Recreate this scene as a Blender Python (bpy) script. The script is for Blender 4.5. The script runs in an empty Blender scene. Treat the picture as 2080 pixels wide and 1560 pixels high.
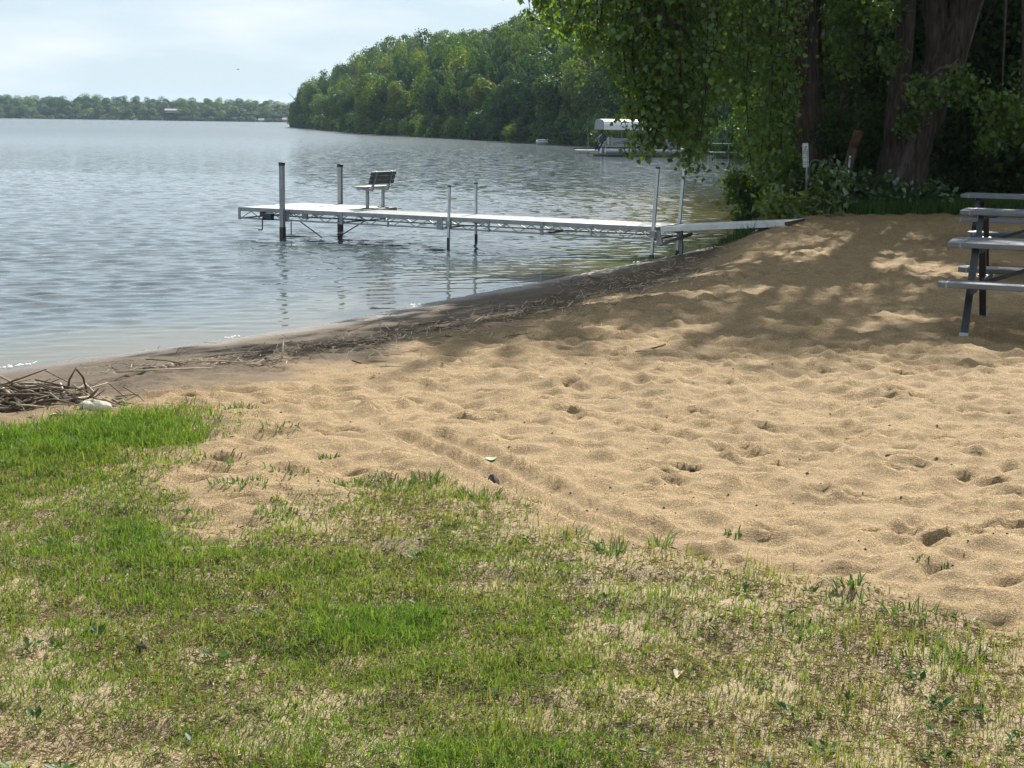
import bpy, math, random
import numpy as np
from mathutils import Matrix, Vector
random.seed(7); RNG = np.random.default_rng(11)
SC = bpy.context.scene
COL = SC.collection
rad = math.radians

# ------------------------------------------------------------------ camera, sky, sun, exposure
cam_d = bpy.data.cameras.new('camera'); cam = bpy.data.objects.new('camera', cam_d); COL.objects.link(cam)
cam_d.sensor_width = 36.0; cam_d.lens = 36.0 * 3000.0 / 2080.0
cam_d.clip_start = 0.1; cam_d.clip_end = 6000
cam.matrix_world = Matrix.Translation((0, 0, 1.65)) @ Matrix.Rotation(rad(90 - 10.08), 4, 'X') @ Matrix.Rotation(rad(0.83), 4, 'Z')
SC.camera = cam

SUN_EL, SUN_AZ = rad(39), rad(18)          # azimuth clockwise from +Y (the way the camera looks)
SUN_DIR = Vector((math.sin(SUN_AZ) * math.cos(SUN_EL), math.cos(SUN_AZ) * math.cos(SUN_EL), math.sin(SUN_EL)))
w = bpy.data.worlds.new('World'); SC.world = w; w.use_nodes = True
nt = w.node_tree; nt.nodes.clear()
def wn(t, **k):
    n = nt.nodes.new(t)
    for a, b in k.items(): setattr(n, a, b)
    return n
sky = wn('ShaderNodeTexSky', sky_type='NISHITA', sun_disc=False, sun_elevation=SUN_EL, sun_rotation=SUN_AZ)
sky.air_density = 1.0; sky.dust_density = .6; sky.ozone_density = 2.5; sky.altitude = 300
tc = wn('ShaderNodeTexCoord'); mp = wn('ShaderNodeMapping'); mp.inputs['Scale'].default_value = (1.0, 1.0, 4.5)
nz = wn('ShaderNodeTexNoise'); nz.inputs['Scale'].default_value = 5.0; nz.inputs['Detail'].default_value = 6; nz.inputs['Roughness'].default_value = .52
cr = wn('ShaderNodeValToRGB'); cr.color_ramp.elements[0].position = .44; cr.color_ramp.elements[1].position = .70
mul = wn('ShaderNodeMath', operation='MULTIPLY_ADD'); mul.inputs[1].default_value = .85; mul.inputs[2].default_value = .05
mx = wn('ShaderNodeMix', data_type='RGBA'); mx.inputs[7].default_value = (10.0, 10.3, 10.9, 1)     # thin bright cloud
bg = wn('ShaderNodeBackground'); bg.inputs['Strength'].default_value = 0.050
out = wn('ShaderNodeOutputWorld')
L = nt.links.new
L(tc.outputs['Generated'], mp.inputs['Vector']); L(mp.outputs[0], nz.inputs['Vector']); L(nz.outputs[0], cr.inputs[0])
# summer haze: pale blue low down, thinning towards the zenith
sx = wn('ShaderNodeSeparateXYZ'); hr = wn('ShaderNodeMapRange'); hr.interpolation_type = 'SMOOTHSTEP'
for i_, v_ in ((1, .42), (2, 1.0), (3, .86), (4, .15)): hr.inputs[i_].default_value = v_
hz = wn('ShaderNodeMix', data_type='RGBA'); hz.inputs[7].default_value = (6.5, 8.05, 9.1, 1)
L(tc.outputs['Generated'], sx.inputs[0]); L(sx.outputs[2], hr.inputs[0]); L(hr.outputs[0], hz.inputs[0]); L(sky.outputs[0], hz.inputs[6])
L(cr.outputs[0], mul.inputs[0]); L(mul.outputs[0], mx.inputs[0]); L(hz.outputs[2], mx.inputs[6]); L(mx.outputs[2], bg.inputs[0]); L(bg.outputs[0], out.inputs[0])

sun_d = bpy.data.lights.new('sun', 'SUN'); sun = bpy.data.objects.new('sun', sun_d); COL.objects.link(sun)
sun_d.energy = 5.0; sun_d.angle = rad(0.6); sun_d.color = (1.0, .95, .86)
sun.rotation_euler = SUN_DIR.to_track_quat('Z', 'Y').to_euler(); sun.location = (20, 40, 60)
SC.view_settings.view_transform = 'Standard'; SC.view_settings.look = 'None'
SC.view_settings.gamma = 1.0; SC.view_settings.exposure = 1.05; SC.view_settings.use_curve_mapping = False
SC.cycles.max_bounces = 7; SC.cycles.diffuse_bounces = 3; SC.cycles.glossy_bounces = 3; SC.cycles.transmission_bounces = 3
SC.cycles.volume_bounces = 0; SC.cycles.sample_clamp_indirect = 4

# ------------------------------------------------------------------ helpers
def tag(o, label=None, cat=None, group=None, kind=None):
    if label: o['label'] = label
    if cat: o['category'] = cat
    if group: o['group'] = group
    if kind: o['kind'] = kind
    return o
def link(o, parent=None):
    COL.objects.link(o)
    if parent is not None: o.parent = parent
    return o
def empty(name, loc=(0, 0, 0), rz=0.0):
    o = bpy.data.objects.new(name, None); COL.objects.link(o)
    o.location = loc; o.rotation_euler = (0, 0, rz); o.empty_display_size = .2
    return o
def mesh_np(name, V, faces, m=None, smooth=False, cols=None, fl=None, col_name='col'):
    """faces: list of (N,k) int arrays"""
    me = bpy.data.meshes.new(name)
    V = np.asarray(V, np.float32); me.vertices.add(len(V)); me.vertices.foreach_set('co', V.ravel())
    faces = [np.asarray(f, np.int32) for f in faces if len(f)]
    tot = np.concatenate([np.full(len(f), f.shape[1], np.int32) for f in faces])
    idx = np.concatenate([f.ravel() for f in faces])
    me.loops.add(len(idx)); me.polygons.add(len(tot))
    me.loops.foreach_set('vertex_index', idx)
    st = np.zeros(len(tot), np.int32); st[1:] = np.cumsum(tot)[:-1]
    me.polygons.foreach_set('loop_start', st)
    try: me.polygons.foreach_set('loop_total', tot)
    except Exception: pass
    if smooth: me.polygons.foreach_set('use_smooth', np.ones(len(tot), bool))
    if cols is not None:
        a = me.color_attributes.new(col_name, 'FLOAT_COLOR', 'POINT')
        c = np.ones((len(V), 4), np.float32); c[:, :cols.shape[1]] = cols
        a.data.foreach_set('color', c.ravel())
    if fl:
        for k, v in fl.items():
            a = me.attributes.new(k, 'FLOAT', 'POINT'); a.data.foreach_set('value', np.asarray(v, np.float32))
    if m is not None: me.materials.append(m)
    me.update(calc_edges=True)
    return me
def obj(name, me, parent=None, loc=(0, 0, 0)):
    o = bpy.data.objects.new(name, me); link(o, parent); o.location = loc
    return o

class MB:
    """collects simple solids and links them as ONE mesh object"""
    def __init__(s): s.v = []; s.f = []
    def add(s, V, F):
        b = len(s.v); s.v += [tuple(p) for p in V]; s.f += [tuple(i + b for i in f) for f in F]; return s
    def box(s, c, d, R=None):
        c = Vector(c); h = [x / 2 for x in d]; P = []
        for sx in (-1, 1):
            for sy in (-1, 1):
                for sz in (-1, 1):
                    q = Vector((sx * h[0], sy * h[1], sz * h[2]))
                    P.append(c + (R @ q if R else q))
        return s.add(P, [(0, 1, 3, 2), (4, 6, 7, 5), (0, 4, 5, 1), (2, 3, 7, 6), (0, 2, 6, 4), (1, 5, 7, 3)])
    def beam(s, p0, p1, w_, h_, up=(0, 0, 1)):
        p0 = Vector(p0); p1 = Vector(p1); d = (p1 - p0).normalized(); up = Vector(up)
        if abs(d.dot(up)) > .97: up = Vector((0, 1, 0))
        x = d.cross(up).normalized(); y = x.cross(d)
        P = []
        for p in (p0, p1):
            for a, b in ((-1, -1), (1, -1), (1, 1), (-1, 1)): P.append(p + x * a * w_ / 2 + y * b * h_ / 2)
        return s.add(P, [(3, 2, 1, 0), (4, 5, 6, 7), (0, 1, 5, 4), (1, 2, 6, 5), (2, 3, 7, 6), (3, 0, 4, 7)])
    def tube(s, pts, rs, n=8, cap=True):
        pts = [Vector(p) for p in pts]
        if not hasattr(rs, '__len__'): rs = [rs] * len(pts)
        P = []; F = []; ref = Vector((.31, .17, .93))
        for i, p in enumerate(pts):
            d = (pts[min(i + 1, len(pts) - 1)] - pts[max(i - 1, 0)]).normalized()
            if abs(d.dot(ref)) > .95: ref = Vector((.9, .3, .1))
            x = d.cross(ref).normalized(); y = d.cross(x)
            for k in range(n):
                a = 2 * math.pi * k / n; P.append(p + (x * math.cos(a) + y * math.sin(a)) * rs[i])
        for i in range(len(pts) - 1):
            for k in range(n):
                F.append((i * n + k, (i + 1) * n + k, (i + 1) * n + (k + 1) % n, i * n + (k + 1) % n))
        if cap:
            F.append(tuple(range(n))); F.append(tuple((len(pts) - 1) * n + k for k in reversed(range(n))))
        return s.add(P, F)
    def prism(s, outline, z0, z1, fn=None):
        """outline (x,y) ccw, extruded z0..z1; fn maps each point"""
        n = len(outline); P = [(x, y, z0) for x, y in outline] + [(x, y, z1) for x, y in outline]
        if fn: P = [fn(*p) for p in P]
        return s.add(P, [tuple(reversed(range(n))), tuple(range(n, 2 * n))] + [(k, (k + 1) % n, n + (k + 1) % n, n + k) for k in range(n)])
    def mesh(s, name, m, smooth=False):
        me = bpy.data.meshes.new(name); me.from_pydata([tuple(p) for p in s.v], [], s.f); me.materials.append(m)
        if smooth: me.polygons.foreach_set('use_smooth', np.ones(len(me.polygons), bool))
        me.update(); return me
    def build(s, name, m, parent=None, smooth=False, loc=(0, 0, 0), bevel=0):
        o = obj(name, s.mesh(name, m, smooth), parent, loc)
        if bevel:
            b = o.modifiers.new('bevel', 'BEVEL'); b.width = bevel; b.segments = 2; b.limit_method = 'ANGLE'
        return o

# value noise in numpy
_LAT = RNG.random((256, 256))
def vnoise(x, y):
    xi = np.floor(x).astype(int); yi = np.floor(y).astype(int); fx = x - xi; fy = y - yi
    fx = fx * fx * fx * (fx * (fx * 6 - 15) + 10); fy = fy * fy * fy * (fy * (fy * 6 - 15) + 10)
    a = _LAT[xi & 255, yi & 255]; b = _LAT[(xi + 1) & 255, yi & 255]; c = _LAT[xi & 255, (yi + 1) & 255]; d = _LAT[(xi + 1) & 255, (yi + 1) & 255]
    return (a * (1 - fx) + b * fx) * (1 - fy) + (c * (1 - fx) + d * fx) * fy
def fbm(x, y, o=4, g=.5):
    t = 0; a = 1; n = 0
    for k in range(o):
        t = t + a * vnoise(x * 2 ** k + 17.3 * k, y * 2 ** k + 5.1 * k); n += a; a *= g
    return t / n
def sst(a, b, x):
    t = np.clip((x - a) / (b - a), 0, 1); return t * t * (3 - 2 * t)

# ------------------------------------------------------------------ materials
def material(name):
    m = bpy.data.materials.new(name); m.use_nodes = True
    t = m.node_tree; b = t.nodes['Principled BSDF']; return m, t, b
def simple(name, c, rough=.5, metal=0.0, var=.12, scale=6.0, bump=0.0, bscale=None, c2=None, stretch=None, spec=.5):
    m, t, b = material(name)
    b.inputs['Roughness'].default_value = rough; b.inputs['Metallic'].default_value = metal
    b.inputs['Specular IOR Level'].default_value = spec
    co = t.nodes.new('ShaderNodeTexCoord'); n = t.nodes.new('ShaderNodeTexNoise'); n.inputs['Scale'].default_value = scale; n.inputs['Detail'].default_value = 5
    src = co.outputs['Object']
    if stretch:
        mp_ = t.nodes.new('ShaderNodeMapping'); mp_.inputs['Scale'].default_value = stretch; t.links.new(src, mp_.inputs[0]); src = mp_.outputs[0]
    t.links.new(src, n.inputs['Vector'])
    r = t.nodes.new('ShaderNodeValToRGB'); r.color_ramp.elements[0].position = .3; r.color_ramp.elements[1].position = .7
    lo = tuple(x * (1 - var) for x in c); hi = tuple(min(1, x * (1 + var)) for x in c) if c2 is None else c2
    r.color_ramp.elements[0].color = (*lo, 1); r.color_ramp.elements[1].color = (*hi, 1)
    t.links.new(n.outputs[0], r.inputs[0]); t.links.new(r.outputs[0], b.inputs['Base Color'])
    if bump:
        n2 = t.nodes.new('ShaderNodeTexNoise'); n2.inputs['Scale'].default_value = bscale or scale * 3; n2.inputs['Detail'].default_value = 6
        t.links.new(src, n2.inputs['Vector'])
        bp = t.nodes.new('ShaderNodeBump'); bp.inputs['Strength'].default_value = bump; bp.inputs['Distance'].default_value = .02
        t.links.new(n2.outputs[0], bp.inputs['Height']); t.links.new(bp.outputs[0], b.inputs['Normal'])
    return m
def leaf_material(name, base, trans=.45, use_col=True, use_obj=False, rough=.45, tint=(1.32, 1.22, .5), gloss=.08):
    """thin leaf: diffuse + light let through + a little sheen; colour varies per leaf ('col') and per tree (object colour)"""
    m = bpy.data.materials.new(name); m.use_nodes = True; t = m.node_tree; t.nodes.clear()
    o = t.nodes.new('ShaderNodeOutputMaterial'); d = t.nodes.new('ShaderNodeBsdfDiffuse'); tr = t.nodes.new('ShaderNodeBsdfTranslucent')
    g = t.nodes.new('ShaderNodeBsdfGlossy'); g.inputs['Roughness'].default_value = rough; g.inputs['Color'].default_value = (.9, .95, 1, 1)
    m1 = t.nodes.new('ShaderNodeMixShader'); m2 = t.nodes.new('ShaderNodeMixShader'); m1.inputs[0].default_value = trans; m2.inputs[0].default_value = gloss
    c = t.nodes.new('ShaderNodeRGB'); c.outputs[0].default_value = (*base, 1); src = c.outputs[0]
    def mulc(a, b_):
        n = t.nodes.new('ShaderNodeMix'); n.data_type = 'RGBA'; n.blend_type = 'MULTIPLY'; n.inputs[0].default_value = 1
        t.links.new(a, n.inputs[6])
        if isinstance(b_, tuple): n.inputs[7].default_value = (*b_, 1)
        else: t.links.new(b_, n.inputs[7])
        return n.outputs[2]
    if use_col:
        a = t.nodes.new('ShaderNodeVertexColor'); a.layer_name = 'col'; src = mulc(src, a.outputs[0])
    if use_obj:
        oi = t.nodes.new('ShaderNodeObjectInfo'); src = mulc(src, oi.outputs['Color'])
    t.links.new(src, d.inputs[0]); t.links.new(mulc(src, tint), tr.inputs[0])
    t.links.new(d.outputs[0], m1.inputs[1]); t.links.new(tr.outputs[0], m1.inputs[2])
    t.links.new(m1.outputs[0], m2.inputs[1]); t.links.new(g.outputs[0], m2.inputs[2]); t.links.new(m2.outputs[0], o.inputs[0])
    return m
M = {}
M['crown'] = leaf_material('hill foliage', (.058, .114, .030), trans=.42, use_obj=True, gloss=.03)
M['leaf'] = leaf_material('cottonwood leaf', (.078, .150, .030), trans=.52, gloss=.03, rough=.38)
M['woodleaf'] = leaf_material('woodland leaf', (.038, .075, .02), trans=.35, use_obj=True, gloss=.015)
M['grass'] = leaf_material('grass blade', (1, 1, 1), trans=.48, tint=(1.02, 1.1, .5), gloss=.015)
M['straw'] = leaf_material('dry straw', (1, 1, 1), trans=.2, tint=(1, .95, .8), gloss=.03)
M['bark'] = simple('bark', (.020, .015, .012), .95, c2=(.088, .066, .051), var=.1, scale=17, bump=1.0, bscale=22, stretch=(1, 1, .16), spec=.2)
M['bark_grey'] = simple('pale bark', (.085, .072, .058), .9, var=.4, scale=7, bump=.8, bscale=10, stretch=(1, 1, .3))
M['alu'] = simple('weathered aluminium', (.50, .52, .53), .42, .85, var=.12, scale=5)
M['alu_dull'] = simple('dull galvanised steel', (.30, .32, .33), .55, .55, var=.2, scale=8)
M['alu_dark'] = simple('tarnished wet steel', (.05, .05, .05), .45, .3, var=.3, scale=9)
M['deck'] = simple('white deck panel', (.44, .44, .41), .62, 0, var=.2, scale=3.5, bump=.15, bscale=60)
M['deck_grey'] = simple('grey walkway panel', (.15, .16, .157), .6, 0, var=.25, scale=3.5, bump=.15, bscale=60)
M['deck_worn'] = simple('worn grey deck board', (.60, .58, .52), .7, 0, var=.22, scale=4, bump=.2, bscale=40)
M['slat'] = simple('backlit bench slat', (.08, .09, .085), .6, 0, var=.2, scale=12)  # bench back stands against the light; that shade is put into this darker colour
M['slat_top'] = simple('pale bench slat', (.24, .24, .23), .6, 0, var=.2, scale=12)
M['black'] = simple('black plastic', (.018, .02, .024), .4, 0, var=.2)
M['steel_dark'] = simple('dark painted steel', (.035, .037, .042), .45, .2, var=.25, scale=15)
M['white'] = simple('white vinyl', (.80, .80, .79), .5, 0, var=.05)
M['greyfab'] = simple('grey canvas', (.22, .24, .26), .75, 0, var=.1)
M['navy'] = simple('dark blue outboard paint', (.018, .024, .05), .3, 0, var=.15)
M['silver'] = simple('silver pinstripe', (.55, .56, .58), .3, .4, var=.05)
M['boatgrey'] = simple('grey boat panel', (.36, .38, .41), .35, .2, var=.06)
M['signwhite'] = simple('faded white sign', (.66, .67, .64), .5, 0, var=.08, scale=20)
M['signink'] = simple('faded black print', (.07, .075, .08), .6, 0, var=.2)
M['rust'] = simple('rusty orange post', (.075, .036, .018), .85, 0, var=.4, scale=10, bump=.4)
M['post'] = simple('old grey timber', (.065, .05, .04), .9, 0, var=.35, scale=8, bump=.5, stretch=(1, 1, .15))
M['rubber'] = simple('old hose', (.10, .10, .085), .6, 0, var=.2)
M['rock'] = simple('pale limestone', (.52, .47, .36), .9, 0, var=.3, scale=9, bump=.8, bscale=22)
M['reed_pale'] = simple('bleached reed', (.50, .40, .26), .8, 0, var=.25, scale=30)
M['reed_dark'] = simple('sodden brown reed', (.10, .068, .042), .85, 0, var=.4, scale=30)
M['reed_grey'] = simple('grey driftwood', (.27, .225, .175), .85, 0, var=.3, scale=25)
M['clod'] = simple('dark soil clod', (.06, .045, .03), .95, 0, var=.4, scale=30, bump=.6)
M['foam'] = simple('water foam', (.55, .55, .53), .6, 0, var=.05)
M['roof'] = simple('pale metal roof', (.30, .30, .295), .5, 0, var=.06)
M['siding'] = simple('cream siding', (.2, .2, .19), .7, 0, var=.08)
M['pane'] = simple('window glass', (.03, .04, .05), .08, 0, var=.1)
M['bird'] = simple('dark bird', (.06, .06, .065), .8, 0, var=.2)
M['seat'] = simple('cream boat seat', (.55, .50, .44), .6, 0, var=.08)
M['shrubleaf'] = leaf_material('shrub leaf', (.065, .125, .04), trans=.4, gloss=.07, rough=.3)
M['weedleaf'] = leaf_material('tall weed leaf', (.10, .16, .035), trans=.5, gloss=.06)
# ------------------------------------------------------------------ the lie of the land
SHORE = np.array([(-60, -60), (-30, -18), (-14, 1.5), (-8, 8.4), (-4.38, 12.45), (-3.44, 13.59), (-2.58, 14.71), (-1.83, 15.92), (-1.12, 17.31), (-.27, 18.97), (.74, 20.83), (2.26, 23.71),
    (3.58, 26.51), (5.12, 31.1), (8.2, 47), (12.5, 66), (16.5, 85), (14.5, 104), (9.8, 128), (5.5, 149), (-2.65, 170.5), (-22, 225), (-40, 300), (-55, 372), (-50, 395), (-20, 420), (80, 520), (500, 740)], float)
_POLY = np.vstack([SHORE, [(3000, 740), (3000, -800), (-60, -800)]])
WATER_Z = -0.5
def shore_dist(x, y):
    """metres inland of the waterline (negative out on the lake)"""
    x = np.asarray(x, float); y = np.asarray(y, float); best = np.full(x.shape, 1e9)
    for (ax, ay), (bx, by) in zip(SHORE[:-1], SHORE[1:]):
        dx, dy = bx - ax, by - ay; t = np.clip(((x - ax) * dx + (y - ay) * dy) / (dx * dx + dy * dy), 0, 1)
        best = np.minimum(best, (x - ax - t * dx) ** 2 + (y - ay - t * dy) ** 2)
    ins = np.zeros(x.shape, bool); n = len(_POLY)
    for i in range(n):
        ax, ay = _POLY[i]; bx, by = _POLY[(i + 1) % n]
        if ay == by: continue
        c = ((ay > y) != (by > y)) & (x < (bx - ax) * (y - ay) / (by - ay) + ax); ins ^= c
    d = np.sqrt(best); return np.where(ins, d, -d)
def ground(x, y, s=None):
    x = np.asarray(x, float); y = np.asarray(y, float)
    if s is None: s = shore_dist(x, y)
    g = np.interp(y, [-20, 0, 7, 12, 17, 20, 23, 26, 30, 40, 60], [.05, 0, -.06, -.10, -.04, .02, .12, .15, .25, .5, .6])
    se = s * (1 + .9 * sst(19, 24, y))
    low = np.where(se > 0, WATER_Z + .09 * se, WATER_Z + .13 * se)
    z = low + (g - low) * sst(1.5, 3.9, se)
    z = np.maximum(z, -2.5)
    far = sst(85, 120, y) * sst(-2, 45, s) * 7.0
    return z + far
def gz(x, y): return float(ground(np.array([x]), np.array([y]))[0])
BX0, BX1, BY0, BY1 = -7.0, 10.0, 2.6, 32.0

# sandy beach sheet with trodden relief
def beach():
    xs = np.arange(BX0, BX1 + 1e-6, .033); xs = np.linspace(BX0, BX1, len(xs))
    ys = [BY0]
    while ys[-1] < BY1: ys.append(ys[-1] + .0105 + .0023 * ys[-1])
    ys = np.array(ys); ys = BY0 + (ys - BY0) * (BY1 - BY0) / (ys[-1] - BY0)
    X, Y = np.meshgrid(xs, ys); s = shore_dist(X, Y); Z = ground(X, Y, s)
    gm = grass_mask(X, Y)
    sw = s * (1 + .7 * sst(17.5, 22, Y)) - .85 * sst(13, 10.2, Y)
    dry = sst(2.7, 3.5, sw + (fbm(X * 1.3, Y * 1.3, 3) - .5) * 1.2)      # loose dry sand
    loose = dry * (1 - .75 * sst(.05, .6, gm))
    R = (fbm(X * 1.1 + 3, Y * 1.1, 2) - .5) * .06 + (fbm(X * 2.9, Y * 2.9 + 9, 3) - .5) * .04
    rid = 1 - np.abs(2 * vnoise(X * 2.3 + 40, Y * 2.3) - 1); R += (rid ** 2 - .4) * .022
    rid = 1 - np.abs(2 * vnoise(X * 4.7 + 11, Y * 4.7 + 31) - 1); R += (rid ** 2 - .4) * .02
    rid = 1 - np.abs(2 * vnoise(X * 8.3 + 71, Y * 8.3 + 13) - 1); R += (rid ** 2 - .4) * .011
    R += (fbm(X * 9, Y * 9, 2) - .5) * .016
    D = np.zeros_like(X)
    rng = np.random.default_rng(5)
    def stamp(cx, cy, a, b, th, dep, rim=.45):
        i0, i1 = np.searchsorted(ys, [cy - 2.2 * a, cy + 2.2 * a]); j0, j1 = np.searchsorted(xs, [cx - 2.2 * a, cx + 2.2 * a])
        if i1 <= i0 or j1 <= j0: return
        x = X[i0:i1, j0:j1] - cx; y = Y[i0:i1, j0:j1] - cy
        u = (x * math.cos(th) + y * math.sin(th)) / a; v = (-x * math.sin(th) + y * math.cos(th)) / b
        r = np.sqrt(u * u + v * v)
        D[i0:i1, j0:j1] += dep * (-np.exp(-(r * 1.25) ** 4) + rim * np.exp(-((r - 1.25) / .33) ** 2))
    for k in range(7500):                                              # old softened footprints
        cx = rng.uniform(BX0, BX1); cy = rng.uniform(4.5, 30)
        stamp(cx, cy, rng.uniform(.07, .17), rng.uniform(.045, .085), rng.uniform(0, 6.3), rng.uniform(.006, .022), .6)
    for k in range(240):                                               # fresher, sharper ones
        stamp(rng.uniform(-1.5, 8), 6 + 20 * rng.random() ** 1.3, rng.uniform(.08, .14), rng.uniform(.035, .055), rng.uniform(-.6, .6), rng.uniform(.02, .038), .35)
    for cx, cy in [(.8, 11.08), (1.49, 9.59), (.9, 7.34), (1.92, 7.58), (1.19, 12.31), (-.09, 6.93), (2.6, 9.3), (2.2, 8.9), (2.45, 8.2), (1.5, 6.1), (1.78, 6.0), (-.75, 7.0), (1.35, 7.4), (.88, 8.6)]:
        stamp(cx, cy, .085, .04, rng.uniform(-.4, .4), .04, .3)
    # paired wheel ruts running across the sand
    P = np.array([(-.75, 8.25), (-.35, 7.6), (-.03, 6.98), (.27, 6.34), (.62, 5.92), (.95, 5.7)])
    d = np.full(X.shape, 9.0); sd = np.zeros(X.shape)
    for (ax, ay), (bx, by) in zip(P[:-1], P[1:]):
        dx, dy = bx - ax, by - ay; t = np.clip(((X - ax) * dx + (Y - ay) * dy) / (dx * dx + dy * dy), 0, 1)
        q = np.hypot(X - ax - t * dx, Y - ay - t * dy); sg = np.sign((X - ax) * dy - (Y - ay) * dx)
        k = q < d; d = np.where(k, q, d); sd = np.where(k, q * sg, sd)
    fade = (d < .5) * sst(.0, .5, np.hypot(X - P[0, 0], Y - P[0, 1]) - .12) * sst(.0, .5, np.hypot(X - P[-1, 0], Y - P[-1, 1]) - .1)
    rut = sum(-.012 * np.exp(-((sd - o) / .045) ** 2) for o in (-.11, .05)) + sum(.023 * np.exp(-((sd - o) / .026) ** 2) for o in (-.19, -.03, .13))
    R = R * (1 - .85 * np.exp(-(sd / .22) ** 4) * fade) + rut * fade; D *= 1 - np.exp(-(sd / .30) ** 4) * fade
    R += (fbm(X * 6.5 + 70, Y * 6.5, 2) - .5) * .035
    R += (fbm(X * 13 + 5, Y * 13, 2) - .5) * .014
    rel = (R * 1.1 + D * .95) * (loose + .12)
    wetrel = (fbm(X * 3, Y * 3, 3) - .5) * .02 + (fbm(X * 14, Y * 14, 2) - .5) * .012
    deb = np.exp(-((sw - 2.15 - (fbm(X * .8, Y * .8, 2) - .5)) / .75) ** 2)
    wetrel += deb * (fbm(X * 5 + 7, Y * 5, 4, .65) - .42) * .12
    Z = Z + rel + wetrel * (1 - dry) * sst(-.2, .9, s) + gm * (fbm(X * 6, Y * 6, 3) - .5) * .05
    # gentle mound under the grass and the wrack pile
    ny, nx = X.shape; I = np.arange(nx * ny).reshape(ny, nx)
    F = np.stack([I[:-1, :-1], I[:-1, 1:], I[1:, 1:], I[1:, :-1]], -1).reshape(-1, 4)
    fl = dict(wet=1 - sst(2.2, 3.2, sw + (fbm(X * 1.7, Y * 1.7, 3) - .5) * 1.3).ravel(), deb=np.clip(deb * (fbm(X * 2.2, Y * 2.2 + 3, 4, .6) * 2.6 - .75), 0, 1).ravel(), thatch=gm.ravel(),
              soak=(1 - sst(.1, .75, s + (fbm(X * 2.5, Y * 2.5, 2) - .5) * .5)).ravel())
    me = mesh_np('sand_beach', np.stack([X, Y, Z], -1).reshape(-1, 3), [F], M['sand'], True, fl=fl)
    return tag(obj('sand_beach', me), kind='structure'), (xs, ys, Z)

GP = np.array([(-5.5, 7.3), (-2.92, 7.95), (-2.43, 8.25), (-1.87, 8.75), (-1.68, 8.05), (-1.75, 7.63), (-1.62, 6.59), (-1.2, 5.9), (-.99, 5.98), (-.89, 6.5), (-.44, 6.78), (-.08, 6.55), (.13, 5.94), (.52, 5.72), (1.06, 5.42), (1.5, 5.0), (1.9, 4.62), (3.2, 4.0), (3.6, -2), (-7, -2), (-7, 6)])
def grass_mask(X, Y):
    """1 well inside the lawn, 0 on bare sand"""
    d = np.full(X.shape, 1e9); ins = np.zeros(X.shape, bool); n = len(GP)
    for i in range(n):
        ax, ay = GP[i]; bx, by = GP[(i + 1) % n]; dx, dy = bx - ax, by - ay
        t = np.clip(((X - ax) * dx + (Y - ay) * dy) / (dx * dx + dy * dy), 0, 1)
        d = np.minimum(d, np.hypot(X - ax - t * dx, Y - ay - t * dy))
        if ay != by: ins ^= ((ay > Y) != (by > Y)) & (X < dx * (Y - ay) / dy + ax)
    sd = np.where(ins, d, -d)
    return sst(-.22, .42, sd + (fbm(X * 3.1, Y * 3.1, 3) - .5) * .55)

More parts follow.
